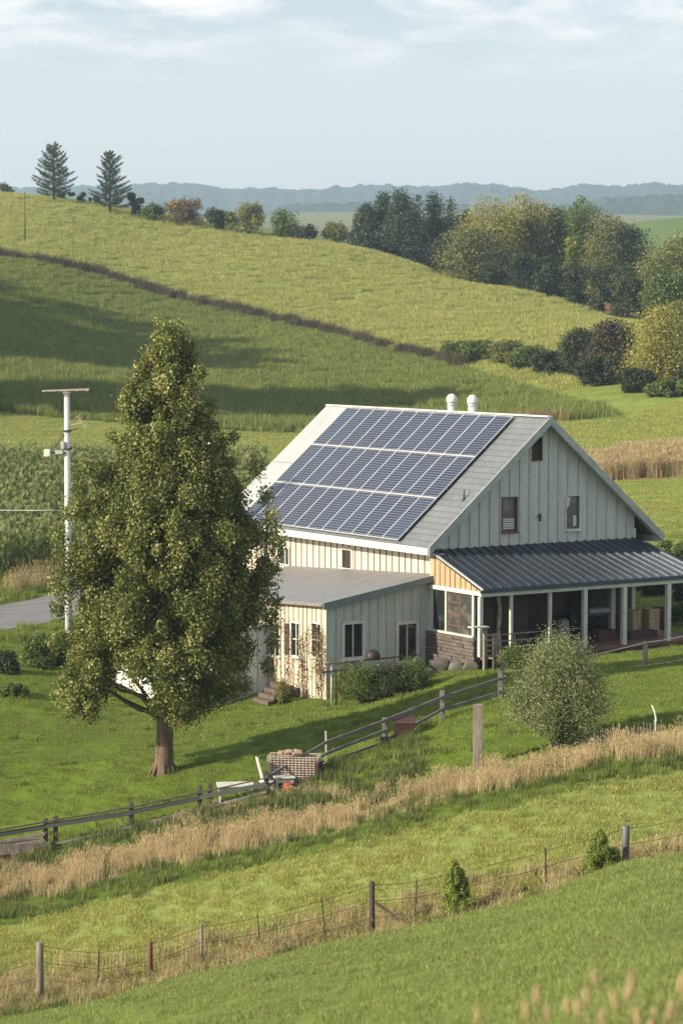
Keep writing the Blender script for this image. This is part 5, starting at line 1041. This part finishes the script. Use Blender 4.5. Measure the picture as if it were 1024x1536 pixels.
# pipe railing along the shaded wing wall
b = at(560, 1030, 80, 92); b = HL(LX+2.0, LY-1.3); b.z = g(b.x, b.y); rl = empty('pipe_railing', b, TH); tag(rl, 'dark pipe railing along the shaded wall of the wing', 'railing')
zt = inv(560, 989, plane_y=LY-1.3).z-(b.z-HO.z)
def rx_(px): return inv(px, 989, plane_y=LY-1.3).x-(LX+2.0)
m = MB(); m.tube([(rx_(487), 0, zt-.02), (rx_(560), 0, zt), (rx_(627), 0, zt+.02)], [.028]*3, 7); m.build('top_rail', MT['post_dark'], rl)
m = MB(); m.beam((rx_(480), 0, zt-.30), (rx_(566), 0, zt-.26), .05, .07); m.build('lower_rail', MT['rail'], rl)
for px in (497, 504, 567, 622): m = MB(); m.tube([(rx_(px), .0, -.5), (rx_(px), 0, zt-.03)], [.03, .03], 7); m.build('post', MT['trim'] if px != 504 else MT['wood_grey'], rl)
o = MB(); o.tube([(0, 0, 0), (0, 0, .05), (0, 0, .22), (0, 0, .31), (0, 0, .35)], [.24, .27, .25, .16, .04], 16); o = o.build('round_pot', mat('black_pot', (.015, .011, .01), (.03, .015, .01), .6), None); o.location = b+RM @ Vector((rx_(559), 0, zt-.0)); tag(o, 'dark round upturned pot resting on the pipe railing', 'pot')
# boulders along the foot of the stacked timber
R = random.Random(5)
def boulder(p, sx, sy, sz, seed, lab, mt='boulder'):
    import bmesh
    bm = bmesh.new(); bmesh.ops.create_icosphere(bm, subdivisions=3, radius=1); rr = random.Random(seed); ph = [rr.uniform(0, 6) for _ in range(6)]
    for v in bm.verts:
        c = v.co.copy(); k = 1+.14*math.sin(c.x*3+ph[0])*math.sin(c.y*3+ph[1])+.12*math.sin(c.z*4+ph[2])+.05*math.sin(c.x*9+ph[3])*math.sin(c.z*8+ph[4]); q = Vector((max(-.75, min(.75, c.x)), max(-.75, min(.75, c.y)), max(-.7, min(.7, c.z))))*k; v.co = Vector((q.x*sx, q.y*sy, q.z*sz))
    me = bpy.data.meshes.new('boulder'); bm.to_mesh(me); bm.free(); me.materials.append(MT[mt]); me.polygons.foreach_set('use_smooth', [True]*len(me.polygons)); o = link('boulder', me); o.location = p; return tag(o, lab, 'boulder', 'boulders at the foot of the timber base')
for k, (px, py, sx, lab) in enumerate([(622, 1012, .34, 'leftmost boulder below the stacked timber'), (640, 1014, .28, 'small boulder second from the left below the timber'), (660, 1006, .48, 'big pale boulder in the middle below the timber'), (686, 1006, .36, 'boulder right of the big pale one'), (706, 1004, .34, 'rightmost boulder, next to the porch gate')]):
    b = at(px, py, 82, 95); boulder(b+Vector((0, 0, sx*.35)), sx, sx*.8, sx*.7, k, lab)
# gate, landing and railing before the porch
gy = WY0-PD-.45
def hp(px, py, y=None): v = inv(px, py, plane_y=gy if y is None else y); return v
gq = hp(722, 985); gb = HL(gq.x, gy); gb.z = g(gb.x, gb.y); gt_ = empty('garden_gate', gb, TH); tag(gt_, 'weathered wooden gate with a pale board on top by the porch corner', 'gate')
def gl(px, py): v = hp(px, py); return Vector((v.x-gq.x, 0, v.z-(gb.z-HO.z)))
for px, top in ((727, 940), (742, 950)):
    a = gl(px, top); m = MB(); m.box((a.x, 0, a.z/2-.1), (.13, .12, a.z+.2)); m.build('post', MT['wood_grey'], gt_, bevel=.01)
for k in range(5): a, c = gl(724, 952+k*8), gl(743, 952+k*8); m = MB(); m.beam(a-Vector((0, .06, 0)), c-Vector((0, .06, 0)), .03, .07); m.build('slat', MT['wood_grey'], gt_)
a, c = gl(705, 941), gl(730, 940); m = MB(); m.beam(a, c, .3, .04); m.build('shelf_board', MT['white'], gt_)
lq = hp(758, 985); m = MB(); m.bb((lq.x-.45, gy-.2, lq.z-.1), (lq.x+.55, WY0-PD, lq.z)); o = m.build('stone_landing', MT['boulder'], None, bevel=.02)
o.matrix_world = Matrix.Translation(HO) @ RM.to_4x4(); tag(o, 'pale stone landing slab in front of the porch', 'slab')
pr_ = empty('porch_railing', HL(hp(745, 960, fy-.15).x, fy-.15, FZ), TH); tag(pr_, 'thin pale rails along the front of the porch', 'railing'); x0 = hp(745, 960, fy-.15).x
for ya, yb in ((952, 942), (962, 952), (971, 961)):
    a, c = inv(748, ya, plane_y=fy-.15), inv(872, yb, plane_y=fy-.15); m = MB(); m.beam((a.x-x0, 0, a.z-FZ), (c.x-x0, 0, c.z-FZ), .03, .035); m.build('rail', MT['wood_grey'], pr_)
for px in (772, 820, 868): a = inv(px, 950, plane_y=fy-.15); m = MB(); m.box((a.x-x0, .04, a.z/2-FZ/2-.1), (.06, .04, a.z-FZ+.25)); m.build('baluster', MT['wood_grey'], pr_)
# things kept on the porch
def onporch(px, y): return HL(inv(px, 930, plane_y=y).x, y, FZ)
def pthing(name, px, y, lab, cat): o = empty(name, onporch(px, y), TH); tag(o, lab, cat); return o
o = pthing('workbench', 893, WY0-.6, 'workbench under a pale cloth at the back of the porch', 'workbench'); m = MB(); m.box((0, 0, .86), (1.9, .7, .06)); m.build('bench_top', MT['brownbd'], o)
for x in (-.85, .85):
    for y in (-.28, .28): m = MB(); m.box((x, y, .415), (.09, .09, .83)); m.build('leg', MT['brownbd'], o)
m = MB(); m.box((.05, -.02, .99), (1.0, .6, .18)); o2 = m.build('folded_sheet', mat('pale_sheet', (.34, .36, .38), (.24, .26, .28), .9), None, bevel=.05); o2.location = onporch(890, WY0-.6); o2.rotation_euler = (0, 0, TH); tag(o2, 'pale grey folded sheet lying on the porch workbench', 'sheet')
o = MB().tube([(0, 0, 0), (0, 0, .04), (0, 0, .42), (0, 0, .78), (0, 0, .86), (0, 0, .92)], [.22, .25, .27, .25, .2, .16], 16).build('milk_churn', mat('grey_churn', (.22, .22, .21), (.12, .12, .11), .5, metal=.3), None); o.location = onporch(843, WY0-1.6)+Vector((0, 0, .0)); tag(o, 'grey metal churn standing on the porch behind the rails', 'churn')
for k, (px, y, w, h, z, lab) in enumerate([(786, WY0-.9, .7, .9, 0, 'dark tall crate by the red brown porch wall'), (806, WY0-1.2, .5, .55, 0, 'small dark crate left of the churn on the porch'), (862, WY0-.5, .8, 1.1, 0, 'dark cabinet behind the churn on the porch'), (905, WY0-1.9, .8, .45, 0, 'low dark crate at the right porch post'), (948, WY0-1.3, .35, 1.0, 0, 'upright pale orange box near the right porch end'), (975, WY0-1.2, .5, 1.05, 0, 'pale slatted box at the right porch end'), (960, WY0-2.0, 1.3, .28, 0, 'long red brown box along the right porch floor')]):
    o = pthing('storage_crate', px, y, lab, 'crate'); o['group'] = 'crates kept on the porch'; mt = MT['red_wood'] if k in (6, 3) else (MT['orange'] if k in (4, 5) else MT['dark']); m = MB()
    for j in range(max(2, int(h/.14))): zz = j*.14+.07; m.box((0, -.22, zz), (w, .025, .125)); m.box((0, .22, zz), (w, .025, .125)); m.box((-w/2, 0, zz), (.025, .415, .125)); m.box((w/2, 0, zz), (.025, .415, .125))
    m.build('slats', mt, o); m = MB(); m.box((0, 0, .03), (w-.04, .4, .03)); m.build('base_board', mt, o)
for k, (px, lab) in enumerate([(990, 'round dark drum behind the right porch box')]):
    o = MB().tube([(0, 0, 0), (0, 0, .02), (0, 0, .3), (0, 0, .32), (0, 0, .6), (0, 0, .62), (0, 0, .88), (0, 0, .9)], [.28, .3, .29, .31, .31, .29, .3, .28], 18).build('steel_drum', MT['red_wood'], None); o.location = onporch(px, WY0-.3); tag(o, lab, 'drum')
# pale seed heads right in front of the camera
sroot = MB(); sh_ = [(718, 1536), (790, 1530), (805, 1508), (850, 1522), (868, 1528), (880, 1510), (900, 1536), (925, 1515), (938, 1502), (948, 1488), (957, 1540), (985, 1538), (1000, 1530), (1018, 1488), (895, 1480), (970, 1555), (1010, 1528), (822, 1533), (910, 1560), (1030, 1510)]
for k, (px, py) in enumerate(sh_):
    Y = 11.5+random.uniform(-1.5, 1); t_ = P(px, py, Y); b = Vector((t_.x+random.uniform(-.06, .06), t_.y, g(t_.x, t_.y))); d = Vector((random.uniform(-.025, .025), 0, .085)); o = MB()
    o.tube([(0, 0, -.05), ((t_-b)*.5)+Vector((.01, 0, 0)), (t_-b)], [.003, .0028, .002], 5)
    st_ = o.build('stem', GM['tan'], None); e = empty('dry_grass_stalk', b); tag(e, 'blurred tan seed head stalk near the lower right corner of the photo', 'grass stalk', 'blurred seed heads at the lower right corner'); st_.parent = e
    o = MB(); c = t_-b; o.tube([c-d*.15, c+d*.15, c+d*.5, c+d*.85, c+d*1.1], [.003, .011, .0145, .010, .002], 8); o.build('seed_head', GM['seed'], e)
# ------------------------------------------------------------------ light, sky, haze
EL = math.radians(23); SV = Vector((-.90*math.cos(EL), -.436*math.cos(EL), math.sin(EL))).normalized()
sun = bpy.data.lights.new('sun', 'SUN'); sun.energy = 5.0; sun.angle = math.radians(.6); sun.color = (1, .86, .64)
so_ = bpy.data.objects.new('sun', sun); COL.objects.link(so_); so_.rotation_euler = SV.to_track_quat('Z', 'Y').to_euler()
W = bpy.data.worlds.new('World'); SC.world = W; W.use_nodes = True; nt = W.node_tree; nt.nodes.clear()
out = N(nt, 'ShaderNodeOutputWorld'); bg = N(nt, "ShaderNodeBackground", Strength=.08); L(nt, bg.outputs[0], out.inputs[0])
sky = N(nt, 'ShaderNodeTexSky', _sky_type='NISHITA'); sky.sun_disc = False; sky.sun_elevation = EL; sky.sun_rotation = math.atan2(SV.x, SV.y)
sky.air_density = 1.0; sky.dust_density = 1.2; sky.ozone_density = 1.2; sky.altitude = 200
tc = N(nt, 'ShaderNodeTexCoord'); sx = N(nt, 'ShaderNodeSeparateXYZ'); L(nt, tc.outputs['Generated'], sx.inputs[0])
# project the view direction on a high flat layer so the clouds thin out towards the horizon
dv = N(nt, 'ShaderNodeMath', _operation='ADD'); L(nt, sx.outputs[2], dv.inputs[0]); dv.inputs[1].default_value = .03
cx = N(nt, 'ShaderNodeMath', _operation='DIVIDE'); L(nt, sx.outputs[0], cx.inputs[0]); L(nt, dv.outputs[0], cx.inputs[1])
cy = N(nt, 'ShaderNodeMath', _operation='DIVIDE'); L(nt, sx.outputs[1], cy.inputs[0]); L(nt, dv.outputs[0], cy.inputs[1])
cc = N(nt, 'ShaderNodeCombineXYZ'); L(nt, cx.outputs[0], cc.inputs[0]); L(nt, cy.outputs[0], cc.inputs[1])
mp = N(nt, 'ShaderNodeMapping'); L(nt, cc.outputs[0], mp.inputs[0]); mp.inputs['Scale'].default_value = (1.7, .9, 1); mp.inputs['Location'].default_value = (3.1, .4, 0)
n1 = noise(nt, mp.outputs[0], 1.3, 8, .62, .4); f1 = ramp(nt, n1, .43, .66)
el = ramp(nt, sx.outputs[2], .088, .122)
fm = N(nt, 'ShaderNodeMath', _operation='MULTIPLY'); L(nt, f1, fm.inputs[0]); L(nt, el, fm.inputs[1])
haz = ramp(nt, sx.outputs[2], .19, .03)
hq = N(nt, 'ShaderNodeMath', _operation='MULTIPLY'); L(nt, haz, hq.inputs[0]); hq.inputs[1].default_value = .9
base = mixc(nt, hq.outputs[0], sky.outputs[0], (8.0, 7.8, 7.5))
L(nt, mixc(nt, fm.outputs[0], base, (10.0, 9.5, 9.1)), bg.inputs['Color'])
SC.view_settings.view_transform = 'Standard'; SC.view_settings.look = 'None'; SC.view_settings.exposure = .85; SC.view_settings.gamma = 1
if HAZE:
    m, nt = M_new('haze_air'); out = N(nt, 'ShaderNodeOutputMaterial'); pv = N(nt, 'ShaderNodeVolumePrincipled', Density=HAZE)
    pv.inputs['Color'].default_value = (.56, .77, 1, 1); pv.inputs['Anisotropy'].default_value = 0.2; L(nt, pv.outputs[0], out.inputs['Volume'])
    hb = MB(); hb.bb((-1700, -60, -22), (1700, 5600, 262)); tag(hb.build('haze', m), 'thin pale haze in the air over the fields', None, None, 'stuff')
SC.cycles.max_bounces = 6; SC.cycles.transparent_max_bounces = 4; SC.cycles.diffuse_bounces = 3; SC.cycles.glossy_bounces = 3; SC.cycles.volume_bounces = 0
SC.cycles.use_denoising = True
try: SC.cycles.denoiser = 'OPENIMAGEDENOISE'
except Exception: pass
